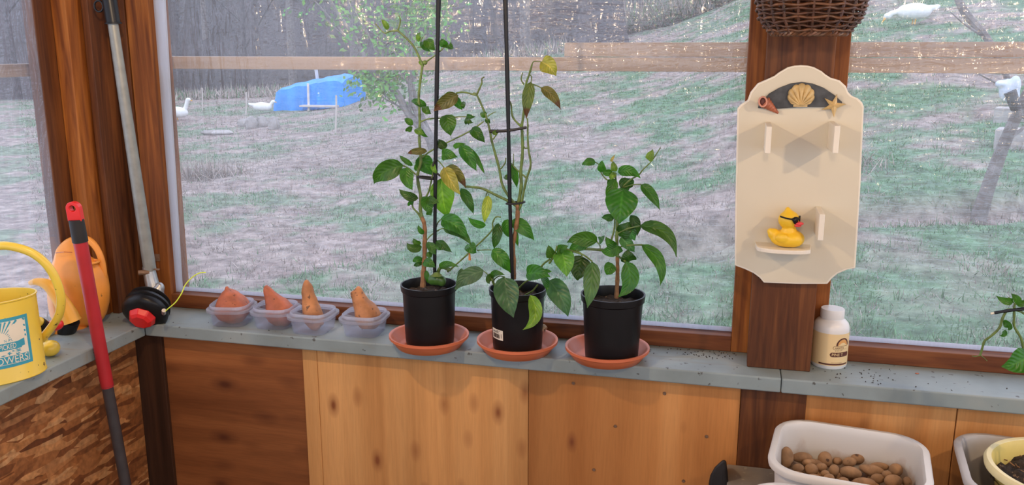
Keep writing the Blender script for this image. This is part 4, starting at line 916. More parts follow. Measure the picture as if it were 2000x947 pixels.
# beak and glasses are turned toward the camera's right
def turn(o, a=-.5): o.rotation_euler = (0, 0, a); return o
b = MB(); b.ell((.026,0,.061), (.013,.0115,.0042)); b.ell((.024,0,.056), (.010,.009,.004)); o = b.build('beak', M['beak'], dk, smooth=True, world=False); turn(o)
b = MB(); vs = []; na = 40
for j, zz in enumerate((0, 1)):
    for i in range(na+1):
        a = math.radians(-118+236*i/na); d_ = abs(math.degrees(a)); lens = math.exp(-((d_-27)/17)**4)
        hh = .0016+.0070*lens; zc_ = .0725-.0035*lens+(.0006*max(0, d_-55)/10); r_ = .0252
        vs.append((.002+r_*math.cos(a)*1.0, r_*.955*math.sin(a), zc_+(hh if zz else -hh)))
b.add(vs, [(i, i+1, na+2+i, na+1+i) for i in range(na)]); o = b.build('sunglasses', M['blackplastic'], dk, smooth=True, world=False, solid=.0022); turn(o)
dk.rotation_euler = (0, 0, .0)

# ---------------------------------------------------------------- supplement bottle
q = atz(1618, 712, ZS); bc = Vector((q.x, q.y+.006, ZS)); rb_ = 34.5/ppm(bc.y, 1618); bt_ = empty('supplement_bottle', bc); tag(bt_, 'white supplement bottle with cream label beside the centre post', 'bottle')
H_ = .118
MB().lathe([(.0005,.0),(rb_*.93,0),(rb_,.004),(rb_,.098),(rb_*.99,.104),(rb_*.93,.113),(rb_*.80,.120),(rb_*.66,.1235),(rb_*.62,.126),(rb_*.62,.130),(.0005,.130)], 48, bc).build('bottle_body', M['white'], bt_, smooth=True, auto=50, weld=.0002)
MB().lathe([(.0005,.127),(rb_*.655,.127),(rb_*.66,.128),(rb_*.66,.147),(rb_*.63,.150),(.0005,.150)], 64, bc).build('cap', M['white'], bt_, smooth=True, auto=40, weld=.0002)
def cyl(c, r, off, z0=0):
    def fn(x, z): a = -PI/2-.127+(x-.006)/r; return (c.x+(r+off)*math.cos(a), c.y+(r+off)*math.sin(a), c.z+z0+z)
    return fn
fc = cyl(bc, rb_, .0004); ha = rb_*PI*.98
lab_b = patch(fc, -ha*.55, ha*.98, .010, .094, 40).build('label', M['labelcream'], bt_, smooth=True)
fi = cyl(bc, rb_, .0009); fi2 = cyl(bc, rb_, .0014)
patch(fi, -.018, .06, .0125, .0165, 20).build('label_stripe', M['brownink'], lab_b)
def textmesh(txt, size, fn, x0, z0, name, mat, parent, sx_=1.0, spacing=1.0, align='LEFT', slant=0):
    cu = bpy.data.curves.new(name, 'FONT'); cu.body = txt; cu.size = size; cu.align_x = align; cu.space_character = spacing; cu.resolution_u = 3
    to = bpy.data.objects.new(name, cu); COL.objects.link(to); bpy.context.view_layer.update()
    me = bpy.data.meshes.new_from_object(to.evaluated_get(bpy.context.evaluated_depsgraph_get())); bpy.data.objects.remove(to); bpy.data.curves.remove(cu)
    bm = bmesh.new(); bm.from_mesh(me); bmesh.ops.triangulate(bm, faces=bm.faces); bmesh.ops.subdivide_edges(bm, edges=[e_ for e_ in bm.edges if e_.calc_length() > size*.25], cuts=1)
    inv = wpos(parent).inverted()
    for v in bm.verts: v.co = inv@Vector(fn(x0+v.co.x*sx_, z0+v.co.y+slant*v.co.x))
    bm.to_mesh(me); bm.free(); me.materials.clear(); me.materials.append(mat); o = bpy.data.objects.new(name, me); COL.objects.link(o); o.parent = parent; return o
def flatpoly(pts, fn, name, mat, parent, sub=10):
    # fan polygon on a curved surface
    c_ = (sum(p[0] for p in pts)/len(pts), sum(p[1] for p in pts)/len(pts)); vs = [fn(*c_)]+[fn(*p) for p in pts]
    return MB().add(vs, [(0, 1+i, 1+(i+1)%len(pts)) for i in range(len(pts))]).build(name, mat, parent)
def pill(x0, x1, z0, z1, n=8):
    r_ = (z1-z0)/2; zc_ = (z0+z1)/2
    return [(x0+r_-r_*math.sin(PI*k/n), zc_+r_*math.cos(PI*k/n)) for k in range(n+1)]+[(x1-r_+r_*math.sin(PI*k/n), zc_-r_*math.cos(PI*k/n)) for k in range(n+1)]
def strip_pill(x0, x1, z0, z1, fn, name, mat, parent):
    b = MB(); n = 24; vs = []
    r_ = (z1-z0)/2; zc_ = (z0+z1)/2
    for i in range(n+1):
        x = x0+(x1-x0)*i/n; e_ = min(x-x0, x1-x); h = r_ if e_ > r_ else math.sqrt(max(0, r_*r_-(r_-e_)**2)); vs += [fn(x, zc_-h), fn(x, zc_+h)]
    return b.add(vs, [(2*i, 2*i+2, 2*i+3, 2*i+1) for i in range(n)]).build(name, mat, parent)
strip_pill(.0075, .062, .0345, .0465, fi, 'brown_oval', M['brownink'], lab_b)
textmesh('PINE T', .0108, fi2, .0120, .0370, 'printed_word', M['labelcream'], lab_b, .92)
strip_pill(.0140, .056, .0540, .0635, fi, 'name_oval_edge', M['brownink'], lab_b); strip_pill(.0147, .055, .0547, .0628, fi2, 'name_oval', M['labelcream'], lab_b)
fi3 = cyl(bc, rb_, .0019)
textmesh('HAWTH', .0083, fi3, .0185, .0557, 'printed_word', M['brownink'], lab_b, .75)
arc = MB(); n = 16; vs = []
for k in range(n+1):
    a = PI*k/n; vs += [fi(.040-.0185*math.cos(a), .064+.020*math.sin(a)), fi(.040-.0145*math.cos(a), .064+.0165*math.sin(a))]
arc.add(vs, [(2*k, 2*k+2, 2*k+3, 2*k+1) for k in range(n)]).build('arch_print', M['brownink'], lab_b)
flatpoly([(.040-.0140*math.cos(PI*k/12), .064+.016*math.sin(PI*k/12)) for k in range(13)], fi, 'arch_fill', plain('orange_print', (.72,.36,.11), .5), lab_b)
for k in range(11):
    patch(fi, -ha*.46, -ha*.46+.006+.004*((k*7)%3), .022+.0048*k, .0235+.0048*k, 3).build('small_print', M['brownink'], lab_b)
for k in range(5): patch(fi, .020+.004*k, .0222+.004*k, .0505, .0518, 1).build('small_print', M['brownink'], lab_b)
patch(fi, .013, .04, .0185, .0193, 4).build('small_print', M['brownink'], lab_b)

# ---------------------------------------------------------------- wicker basket
bkc = Vector((.163, -.268, 1.672)); bk = empty('wicker_basket', bkc); tag(bk, 'dark brown wicker basket hanging on the centre post above the cream board', 'basket')
def brad(z): return .074+.028*min(1, z/.035)**.6+.20*max(0, z-.02)**.95*1.0
rows = 30; sp_ = .0088; hs = sp_*rows; NS = 22
bw1 = MB(); bw2 = MB()
for r_i in range(rows):
    z = .010+r_i*sp_; npt = NS*6; pts = []
    for k in range(npt):
        a = 2*PI*k/npt; wv = .0042*math.cos(a*NS/2+PI*(r_i % 2)); R_ = brad(z)+wv; jit = .0015*mnoise.noise(Vector((k*.3, r_i*3.1, 0)))
        pts.append(bkc+Vector((R_*math.cos(a), R_*.72*math.sin(a), z+jit+.0016*math.sin(a*NS/2+PI*(r_i%2)))))
    (bw1 if r_i % 3 else bw2).tube(pts, .0030+.0008*random.random(), 5, closed=True)
bw1.build('woven_side', M['wicker'], bk, smooth=True, auto=80); bw2.build('woven_bands', M['wicker2'], bk, smooth=True, auto=80)
b = MB()
for k in range(NS):
    a = 2*PI*(k+.5)/NS; b.tube([bkc+Vector((brad(z)*math.cos(a), brad(z)*.72*math.sin(a), z)) for z in np.linspace(.004, hs+.01, 10)], .0032, 5)
b.build('stakes', M['wicker'], bk, smooth=True)
b = MB()
for rr_ in (0, 1, 2):      # braided foot
    pts = [bkc+Vector(((.077+.0035*math.cos(a*14+rr_*2.1))*math.cos(a), (.077+.0035*math.cos(a*14+rr_*2.1))*.72*math.sin(a), .004+.0035*math.sin(a*14+rr_*2.1))) for a in [2*PI*k/140 for k in range(140)]]
    b.tube(pts, .0034, 5, closed=True)
b.build('braided_foot', M['wicker2'], bk, smooth=True)
MB().lathe([(.0005,.008),(.074,.008),(.074,.005),(.0005,.005)], 30, bkc, 1, .72).build('base', M['wicker'], bk)
# ---------------------------------------------------------------- string trimmer
st = empty('string_trimmer', at(283, 640, -.2)); tag(st, 'string trimmer standing upside down in the corner, black head with red knob and grey shaft', 'trimmer')
pa = at(293, 528, -.150); pb = at(217, 22, -.175); dsh = (pb-pa).normalized()
MB().tube([pa, pb], [.0185, .0140], 16).build('shaft', M['greypaint'], st, smooth=True)
pc_ = at(221, 44, -.175); pt_ = at(214, 1, -.175); b = MB(); b.tube([pc_-dsh*.004, pc_+dsh*.0], .023, 20); b.tube([pc_, pt_+dsh*.004], [.0195,.0200], 20); b.build('coupler', M['blackplastic'], st, smooth=True, auto=50)
cc = at(193, 12, -.18); b = MB(); b.tube([cc+Vector((.014*math.cos(a), 0, .015*math.sin(a))) for a in [2*PI*k/20 for k in range(20)]], .003, 6, closed=True); b.build('hook_ring', M['blackplastic'], st, smooth=True)
q1 = at(291, 528, -.150); q2 = at(302, 575, -.165)
MB().tube([q1-Vector((0,0,-.012)), q1, q2], [.0185,.0185,.021], 16).build('gearbox', M['silver'], st, smooth=True)
blob('gear_knuckle', M['silver'], [(at(307,572,-.165), (.020,.02,.025)), (at(312,562,-.16), (.014,.014,.018)), (at(302,590,-.17), (.026,.026,.022))], .004, st, 3)
b = MB(); ql = at(279, 531, -.165); b.tube([ql+Vector((-.006,-.012,0)), ql+Vector((.02,.004,.0))], .008, 10); b.build('clamp_bolt', M['rust'], st, smooth=True)
b = MB(); q = at(300, 524, -.16); b.box(q+Vector((.002,-.004,-.004)), q+Vector((.018,.004,-.0005))).build('clamp_tab', M['rust'], st); tag(MB().box(at(305,503,-.0565)+Vector((-.006,-.003,-.01)), at(305,503,-.0565)+Vector((.014,0,.012))).build('metal_bracket', M['rust'], None), 'small rusty metal bracket screwed on the corner board beside the trimmer shaft', 'bracket')
hc = at(284, 607, -.225); ax = (Vector((.14, -.80, -.50))).normalized()     # direction the knob faces
def disc_along(prof, c, ax_, n=40, flat=None):
    R_ = ax_.to_track_quat('Z', 'Y').to_matrix(); b = MB(); b.lathe(prof, n)
    b.v = [tuple(R_@Vector(v)+c) for v in b.v]; return b
disc_along([(.0005,-.040),(.030,-.040),(.052,-.034),(.064,-.026),(.066,-.018),(.060,-.014),(.060,-.010),(.066,-.006),(.067,.006),(.063,.013),(.052,.020),(.040,.024),(.0005,.025)], hc, ax, 48).build('trimmer_head', M['blackplastic'], st, smooth=True, auto=35, weld=.0002); hd_ = SC.objects['trimmer_head']
disc_along([(.0005,-.056),(.035,-.056),(.052,-.050),(.060,-.042),(.054,-.040),(.0005,-.040)], hc, ax, 48).build('guard_plate', M['blackmatte'], st, smooth=True, auto=35, weld=.0002)
disc_along([(.0005,.046),(.024,.046),(.033,.040),(.040,.026),(.040,.020),(.0005,.020)], hc, ax, 8).build('red_knob', M['red'], hd_, bevel=.003, weld=.0002)
pl_ = [at(320,611,-.27), at(328,603,-.275), at(343,590,-.27), at(355,572,-.26), at(362,556,-.25), at(376,541,-.24), at(390,533,-.235), at(402,532,-.23)]
MB().tube(spline(pl_, 5), .0017, 6).build('trimmer_line', M['lime'], st, smooth=True)
MB().tube([at(320,612,-.262), at(320,606,-.275)], .006, 10).build('line_eyelet', M['silver'], st)
# ---------------------------------------------------------------- red pole
rp_ = empty('telescopic_pole', (-1.615, -.455, 0)); tag(rp_, 'red and grey telescopic pole leaning on the front edge of the left sill', 'pole')
t0 = atx(150, 470, -1.630); t1 = atx(192, 660, -1.624); 
dirp = (atx(150,435,-1.628)-atx(192,660,-1.6235)).normalized()
def on(px, py):     # point of the pole's axis at this picture height
    best = None
    for k in range(400):
        s_ = -1.3+k*.0055; p = t1+dirp*s_; 
        v = p-CAM; d_ = v.dot(_Fh)*math.cos(PITCH)-v.z*math.sin(PITCH); u_ = v.dot(_Fh)*math.sin(PITCH)+v.z*math.cos(PITCH); y_ = 473.5-FPX*u_/d_
        if best is None or abs(y_-py) < best[0]: best = (abs(y_-py), p)
    return best[1]
top_ = on(0, 430); gr0 = on(0, 472); rd1 = on(0, 756)
MB().tube([rd1, gr0], [.0170,.0178], 20).build('red_tube', M['redpole'], rp_, smooth=True)
MB().tube([gr0, top_], [.0195,.0185], 20).build('grip_sleeve', M['blackmatte'], rp_, smooth=True)
bot = rd1-dirp*.80; 
MB().tube([bot, rd1, rd1+dirp*.004], [.0150,.0150,.0175], 20).build('lower_tube', M['greypole'], rp_, smooth=True)
b = MB(); hl = top_+dirp*.030; prof = []
# hanging tab with hole, facing the room
Rt = Matrix((( _R.x, -_Fh.x, 0), (_R.y, -_Fh.y, 0), (0, 0, 1)))
n = 24; ri, w_, th = .0080, .0175, .010; vs = []
for k in range(n):
    a = 2*PI*k/n; ox, oz = math.cos(a), math.sin(a)
    if oz >= 0: o_ = (w_*ox, w_*oz)
    else: s_ = max(abs(ox), abs(oz)); o_ = (w_*ox/s_, .034*oz/s_)
    for yy_ in (-th, th): vs += [hl+_R*(ri*ox)+_Fh*yy_+dirp*(ri*oz), hl+_R*o_[0]+_Fh*yy_+dirp*o_[1]]
fs = []
for k in range(n):
    i, j = 4*k, 4*((k+1)%n); fs += [(i, i+1, j+1, j), (i+2, j+2, j+3, i+3), (i, j, j+2, i+2), (i+1, i+3, j+3, j+1)]
b.add(vs, fs).build('hanging_tab', M['red'], rp_, bevel=.002)

# ---------------------------------------------------------------- yellow watering can
yc = Vector((-1.735, -.682, ZS)); ya = math.atan2(1.62, -1.745)  # direction from camera
va = math.atan2(yc.y-CAM.y, yc.x-CAM.x); 
Ye = empty('watering_can', yc, va+PI/2*0); tag(Ye, 'yellow metal watering can with teal flower label on the left sill', 'watering can')
# body: oval whose long side faces the camera
ca_ = va-PI/2; sa, sb_ = .118, .078
def canpt(a, z, off=0):
    k = 1+.10*z/.20*(-1)*0; taper = 1.0-.02*z/.20
    x = (sa*taper+off)*math.cos(a); y = (sb_*taper+off)*math.sin(a)
    return (yc.x+x*math.cos(ca_)-y*math.sin(ca_), yc.y+x*math.sin(ca_)+y*math.cos(ca_), yc.z+z)
edge = Z_ = None
n = 64; hc_ = .203; prof = [(-.9,.0),(0,.0),(.002,.002),(.0015,.006),(0,.008),(0,hc_-.004),(.0025,hc_-.002),(.0025,hc_+.001),(-.001,hc_+.001),(-.002,hc_-.004),(-.002,.004)]
b = MB(); vs = []
for off, z in prof[1:]:
    for k in range(n): vs.append(canpt(2*PI*k/n, z, off))
m_ = len(prof)-1
b.add(vs, [(i*n+k, i*n+(k+1)%n, (i+1)*n+(k+1)%n, (i+1)*n+k) for i in range(m_-1) for k in range(n)]+[tuple(range(n-1,-1,-1)), tuple((m_-1)*n+k for k in range(n))])
b.build('can_body', M['yellowcan'], Ye, smooth=True, auto=40)
# label: parameterise by arc length from the front centre (-90 deg)
arcs = [0]; st_ = [-PI/2]
for k in range(1, 200):
    a = -PI/2+k*.008; p = Vector(canpt(a, 0)); q = Vector(canpt(a-.008, 0)); arcs.append(arcs[-1]+(p-q).length); st_.append(a)
def canmap(off):
    def fn(x, z):
        a = np.interp(abs(x), arcs, st_); a = a if x >= 0 else -PI-a; return canpt(a, z, off)
    return fn
f1, f2, f3, f4 = canmap(.0006), canmap(.0011), canmap(.0016), canmap(.0021)
def rectpatch(x0, x1, z0, z1, fn, name, mat, n=14):
    return patch(fn, x0, x1, z0, z1, n).build(name, mat, LB or Ye)
LX = .094; LZ0, LZ1 = .040, .163
LB = None; LB = rectpatch(-LX, LX, LZ0, LZ1, f1, 'label', M['teal'], 30)
rectpatch(-LX+.008, LX-.008, LZ0+.008, LZ1-.008, f2, 'label_panel', M['cream'], 30)
b = MB(); cxr, czr = .022, .108
for k in range(17):
    a = math.radians(4+172*k/16); d_ = math.radians(2.4); r0_, r1_ = .022, min(.046/max(.01, math.sin(a)), .062/max(.01, abs(math.cos(a)))); 
    q = [(cxr+r0_*math.cos(a-d_*.6), czr+r0_*math.sin(a-d_*.6)), (cxr+r1_*math.cos(a-d_), czr+r1_*math.sin(a-d_)), (cxr+r1_*math.cos(a+d_), czr+r1_*math.sin(a+d_)), (cxr+r0_*math.cos(a+d_*.6), czr+r0_*math.sin(a+d_*.6))]
    b.add([f3(*p) for p in q], [(0,1,2,3)])
b.build('sun_rays', M['teal'], LB)
rectpatch(-.07, .070, .084, .102, f3, 'band', M['teal'], 20)
MB().add([f3(*p) for p in [(.055,.100),(.078,.106),(.078,.088),(.055,.084)]], [(0,1,2,3)]).build('band_tail', M['teal'], LB)
textmesh('PICKED', .0185, f4, .058, .0868, 'printed_word', M['cream'], LB, .62, align='RIGHT')
textmesh('N A L', .010, f3, .052, .1045, 'printed_word', M['teal'], LB, .8, align='RIGHT')
rectpatch(-.084, .084, .0495, .0685, f3, 'name_band', M['teal'], 20)
textmesh('FLOWERS', .0245, f4, .082, .0505, 'printed_word', M['cream'], LB, .86, align='RIGHT')
b = MB(); rr_ = random.Random(4)
for k in range(34):
    x, z = rr_.uniform(-.07,.074), rr_.uniform(.070,.082); a = rr_.uniform(0,PI); l_ = rr_.uniform(.004,.009); w_ = .0016
    b.add([f3(x-l_*math.cos(a), z-l_*.5*math.sin(a)), f3(x+w_*math.sin(a), z-w_*math.cos(a)), f3(x+l_*math.cos(a), z+l_*.5*math.sin(a)), f3(x-w_*math.sin(a), z+w_*math.cos(a))], [(0,1,2,3)])
b.build('flower_print', M['teal'], LB)
hy = -.60
hp = [(-140,610),(-90,540),(-45,492),(0,480),(35,484),(66,496),(92,518),(110,548),(119,582),(116,612),(104,634),(90,652),(82,662)]
pts = []
for i, (x, y) in enumerate(hp):
    t = i/(len(hp)-1); pts.append(CAM+ray(x, y)*(((Vector((-1.74,-.69+.10*t,1))-CAM).dot(_Fh))/ray(x, y).dot(_Fh)))
MB().tube(spline(pts, 5), .0105, 14).build('handle', M['yellowcan'], Ye, smooth=True)
# small yellow hose part between the cans
q = atz(98, 680, ZS+.022); ty = empty('hose_nozzle', (q.x, q.y, ZS)); tag(ty, 'small rounded yellow nozzle with black ring and red trigger between the two watering cans', 'nozzle')
blob('nozzle_body', M['yellowcan'], [(q+Vector((0,0,0)), (.024,.026,.022)), (q+Vector((-.03,.01,0)), (.02,.02,.021))], .004, ty, 3)
q2_ = atx(84, 636, q.x-.055); b = MB(); b.tube([q2_+Vector((0,-.01,.01)), q2_+Vector((0,.012,-.012))], .017, 14); b.build('black_ring', M['blackplastic'], ty, smooth=True)
b = MB(); b.ell(q2_+Vector((.012,.03,-.006)), (.02,.022,.016)); b.build('red_trigger', M['red'], ty, smooth=True)
MB().ell(q2_+Vector((-.002,-.012,.014)), (.014,.016,.014)).build('yellow_tip', M['yellowcan'], ty, smooth=True)

# ---------------------------------------------------------------- orange watering can
oc = atz(158, 640, ZS); oc = Vector((oc.x-.035, oc.y+.035, ZS)); Oc = empty('watering_can', oc); tag(Oc, 'orange plastic watering can with bulging body and short spout in the left corner', 'watering can')
yo = oc.y
def P(px, py, dy=0):      # point on the can's own upright plane through its middle, facing the room
    r_ = ray(px, py); return CAM+r_*((oc-CAM).dot(_Fh)+dy)*(1/r_.dot(_Fh))
mo = FPX/((oc-CAM).dot(_Fh)*math.cos(PITCH))
RR = Matrix(((_R.x, -_Fh.x, 0), (_R.y, -_Fh.y, 0), (0, 0, 1)))
def body_slices():
    # (py, left px, right px, depth px)
    return [(662,118,196,40),(655,108,207,50),(640,100,214,56),(615,95,219,58),(585,93,219,57),(555,96,214,53),(535,99,207,46),(522,102,198,38),(512,105,182,30),(502,107,167,26),(490,110,160,24),(478,118,155,20),(468,128,150,15),(463,137,146,6)]
b = MB(); vs = []; n = 36; sl = body_slices()
xs = list(range(len(sl))); K = 40
for i in range(K+1):
    t = i/K*(len(sl)-1); py, xl, xr, dp = (float(np.interp(t, xs, [s_[j] for s_ in sl])) for j in range(4))
    c_ = P((xl+xr)/2, py); hw_ = (xr-xl)/2/mo; dd = dp/mo*.85
    for k in range(n):
        a = 2*PI*k/n; sq = 1/max(abs(math.cos(a)), abs(math.sin(a)))**.25
        vs.append(c_+_R*(hw_*math.cos(a)*min(1, sq))+_Fh*(dd*math.sin(a)*sq*.85))
b.add(vs, [(i*n+k, i*n+(k+1)%n, (i+1)*n+(k+1)%n, (i+1)*n+k) for i in range(K) for k in range(n)]+[tuple(range(n-1,-1,-1)), tuple(K*n+k for k in range(n))])
zmin = min(v.z for v in vs)
zt_ = max(v.z for v in vs); b.v = [(v[0], v[1], zt_-(zt_-v[2])*(zt_-ZS-.0005)/(zt_-zmin)) for v in b.v]
o = b.build('can_body', M['orangecan'], Oc, smooth=True, auto=60); m = o.modifiers.new('sm', 'SMOOTH'); m.iterations = 3
# neck rising into the carrying handle
nk = [(140,474),(155,466),(168,467),(180,474),(190,487),(197,503),(201,520),(203,538),(202,552)]
rad = [9,8,7.5,7,6.5,6.5,6.5,6.5,6]
sp1 = spline([P(*p) for p in nk], 5); MB().tube(sp1, [r/mo for r in lerpl(rad, len(sp1))], 18, flat=1.0).build('handle', M['orangecan'], Oc, smooth=True)
p = P(125, 491); MB().tube([P(109,494,-.03)+Vector((0,0,0)), P(125,492,-.045), P(141,493,-.03)], .0012, 5).build('seam', M['conch'], Oc)
# filling opening
c_ = P(180, 514, -.02); b = MB(); pts = [c_+_R*(.0175*math.cos(a))+_Fh*(.022*math.sin(a))+Vector((0,0,.004)) for a in [2*PI*k/24 for k in range(24)]]; b.tube(pts, .004, 8, closed=True); b.build('filler_rim', M['orangecan'], Oc, smooth=True)
MB().add([c_]+pts, [(0, 1+i, 1+(i+1)%24) for i in range(24)]).build('filler_opening', M['conch'], Oc)
# spout from the base, black collar
spx = [(140,628),(132,610),(122,592),(110,574),(98,560),(84,552),(70,550),(58,553)]; srd = [19,17,15,13.5,12,9.5,7,4.5]
s1 = spline([P(x, y, -.10) for x, y in spx], 5); MB().tube(s1, [r/mo for r in lerpl(srd, len(s1))], 16).build('spout', M['orangelight'], Oc, smooth=True)
MB().tube([P(139,626,-.10), P(133,640,-.095), P(128,650,-.085)], [.0235,.024,.0225], 20).build('spout_collar', M['blackplastic'], Oc, smooth=True, auto=40)
blob('spout_foot', M['orangecan'], [(P(130,652,-.06), (.032,.045,.016)), (P(150,655,-.04), (.04,.04,.02)), (P(116,650,-.06),(.018,.02,.012))], .005, Oc, 4)
for o in Oc.children:
    if o.name.startswith('spout_foot'): o.location.z += .012

# ---------------------------------------------------------------- table, tubs, potatoes, yellow pot
tz = .596
tb = empty('potting_table', (.7, -.62, 0)); tag(tb, 'low grey-topped table against the plywood, carrying the white tubs', 'table')
MB().box((.045, -1.05, tz-.022), (1.35, -.20, tz)).build('tabletop', M['grey_top'], tb, bevel=.002)
for x, y in ((.09,-.25),(1.3,-.25),(.09,-1.0),(1.3,-1.0)): MB().box((x-.025, y-.025, 0), (x+.025, y+.025, tz-.022)).build('leg', M['stain_dark'], tb, bevel=.002)
bs = at(1404, 925, -.24); bb = empty('black_bag', (bs.x, bs.y, 0)); 
b = MB(); vs = []
q0 = [(1418,897),(1410,899),(1396,912),(1387,928),(1384,945),(1388,975),(1398,1010),(1412,1030),(1428,1030),(1424,960),(1421,920)]
A = [at(x, y, -.235) for x, y in q0]; B_ = [at(x, y, -.30) for x, y in q0]; nn = len(q0)
b.add(A+B_, [tuple(range(nn)), tuple(range(2*nn-1, nn-1, -1))]+[(i, (i+1)%nn, (i+1)%nn+nn, i+nn) for i in range(nn)])
o = b.build('black_pouch', M['blackmatte'], None, bevel=.012, seg=4, smooth=True); bpy.data.objects.remove(bb); tag(o, 'black rounded pouch hanging at the left end of the grey tabletop', 'pouch')
def tub(name, c, hx, hy, rot, h, mat, label, taper=.80, zb=None, rc=.07):
    root = empty(name, c, rot)
    p = []
    for t in np.linspace(0, 1, 9): k = taper+(1-taper)*t**.8; p.append((hx*k, hy*k, rc*k, h*t))
    out = [(hx*taper*.92, hy*taper*.92, rc*.7, 0)]+p+[(hx+.010, hy+.010, rc+.010, h+.001),(hx+.013, hy+.013, rc+.013, h-.004),(hx+.013, hy+.013, rc+.013, h-.014),(hx+.010, hy+.010, rc+.01, h-.014)]
    b = MB(); b.rrect([(hx*taper*.9, hy*taper*.9, rc*.6, .0)]+p[:-1]+[(hx*.99, hy*.99, rc, h-.014),(hx+.012, hy+.012, rc+.012, h-.016),(hx+.014, hy+.014, rc+.014, h-.004),(hx+.010, hy+.010, rc+.01, h),(hx-.001, hy-.001, rc, h+.0005),(hx-.004, hy-.004, rc, h-.006)]+[(q[0]-.004, q[1]-.004, q[2], q[3]) for q in p[:-1][::-1]]+[(hx*taper*.86, hy*taper*.86, rc*.6, .005)], 9, cap0=True, cap1=True)
    b.build('tub_body', mat, root, smooth=True, world=False, auto=60); tag(root, label, 'tub'); return root
t1_ = tub('dish_tub', Vector((.305, -.400, tz)), .155, .142, -.145, .158, M['dirtytub'], 'white plastic dish tub with soiled walls holding small brown potatoes', .93)
t2_ = tub('dish_tub', Vector((.255, -.845, tz)), .185, .155, -.09, .204, M['whitetub'], 'clean white plastic tub whose rim shows in front of the potato tub', .80)
t3_ = tub('dish_tub', Vector((.74, -.41, tz)), .195, .155, -.12, .165, M['greytub'], 'grey-white tub at right holding the yellow pot', .80)
# potatoes
plist = [(1536,893,13,23,0),(1566,893,21,10,0),(1586,903,20,8,.1),(1611,897,14,16,0),(1636,901,10,8,0),(1659,902,14,9,0),(1674,897,14,11,0),(1560,914,12,9,0),(1558,929,17,9,.2),(1585,918,14,12,0),(1605,912,12,9,0),(1630,918,11,13,0),
 (1662,922,24,12,.2),(1702,918,28,12,.3),(1718,911,20,9,.1),(1749,917,14,13,0),(1594,939,19,12,.6),(1619,937,11,14,.3),(1647,940,12,10,0),(1687,944,25,12,0),(1714,934,15,10,0),(1744,940,19,13,0),(1772,941,9,12,0),(1612,925,9,8,0),(1732,926,10,8,0),(1576,904,10,8,0),
 (1574,950,18,11,.1),(1604,960,17,12,0),(1634,962,20,11,.2),(1664,968,16,12,0),(1700,972,22,12,.1),(1735,965,16,12,0),(1765,965,15,12,0),(1600,985,18,12,0),(1650,990,18,12,0),(1700,1000,20,12,0),(1745,990,16,12,0)]
def potlab(k, px, py):
    sp_l = {0: 'upright light brown potato wedged in the left back corner of the potato tub', 1: 'long potato lying along the back wall of the potato tub, beside the upright one', 12: 'large smooth oval potato near the middle of the potato tub', 13: 'largest longish potato right of the middle in the potato tub', 15: 'rounded potato at the right end of the potato tub, touching the wall', 19: 'large oval potato in the front middle of the potato tub', 16: 'tilted long potato at the front left of the potato tub', 8: 'knobbly potato lying left front against the tub wall', 3: 'stubby upright potato near the back wall of the tub, left of centre', 21: 'rounded potato front right in the potato tub', 2: 'slim pale potato lying second from the left at the back of the tub', 6: 'dark potato leaning on the back wall at the middle of the tub'}
    return sp_l.get(k, 'small brown potato among the others in the white dish tub')
for k, (px, py, rx, ry, tl) in enumerate(plist):
    zc_ = .680 if k not in (0,) else .688
    zc_ += random.uniform(-.006, .006)
    c = atz(px, py, zc_); m = FPX/((c-CAM).dot(_Fh)*math.cos(PITCH)); b = MB(); a, h_ = rx/m, ry/m; dpt = min(a, h_)*1.05
    b.ell((0,0,0), (a*1.08, dpt, h_*1.08), None, 18, 12); rn = random.Random(k)
    R2 = Matrix.Rotation(YAW, 3, 'Z')@Matrix.Rotation(tl, 3, 'Y')
    b.v = [tuple(c+R2@(Vector(v)*(1+.22*mnoise.noise(Vector(v)*26+Vector((k*3.3,0,0)))))) for v in b.v]
    ob = b.build('potato', M['potato'], None, smooth=True, weld=.0001, auto=80); lab = potlab(k, px, py); tag(ob, lab, 'potato', 'potatoes in the white dish tub')
# layers under the visible ones
rn = random.Random(77); src = [o for o in COL.objects if o.name.startswith('potato')][5]
cen = sum((Vector(v.co) for v in src.data.vertices), Vector())/len(src.data.vertices); me_ = src.data.copy(); me_.transform(Matrix.Translation(-cen))
ca, sa_ = math.cos(-.145), math.sin(-.145)
for lz, nx_, ny_ in ((.620, 6, 5), (.652, 6, 5)):
    for i in range(nx_):
        for j in range(ny_):
            u_ = (-1+2*(i+.5)/nx_)*.125+rn.uniform(-.005,.005); v_ = (-1+2*(j+.5)/ny_)*.110+rn.uniform(-.005,.005)
            o = src.copy(); o.data = me_; COL.objects.link(o); o.location = (t1_.location.x+u_*ca-v_*sa_, t1_.location.y+u_*sa_+v_*ca, lz); o.rotation_euler = (rn.uniform(0,6), rn.uniform(0,6), rn.uniform(0,6)); o.scale = (1.15, 1.15, 1.15)
            tag(o, 'potato lying in the lower layers of the white dish tub', 'potato', 'lower potatoes in the white dish tub')
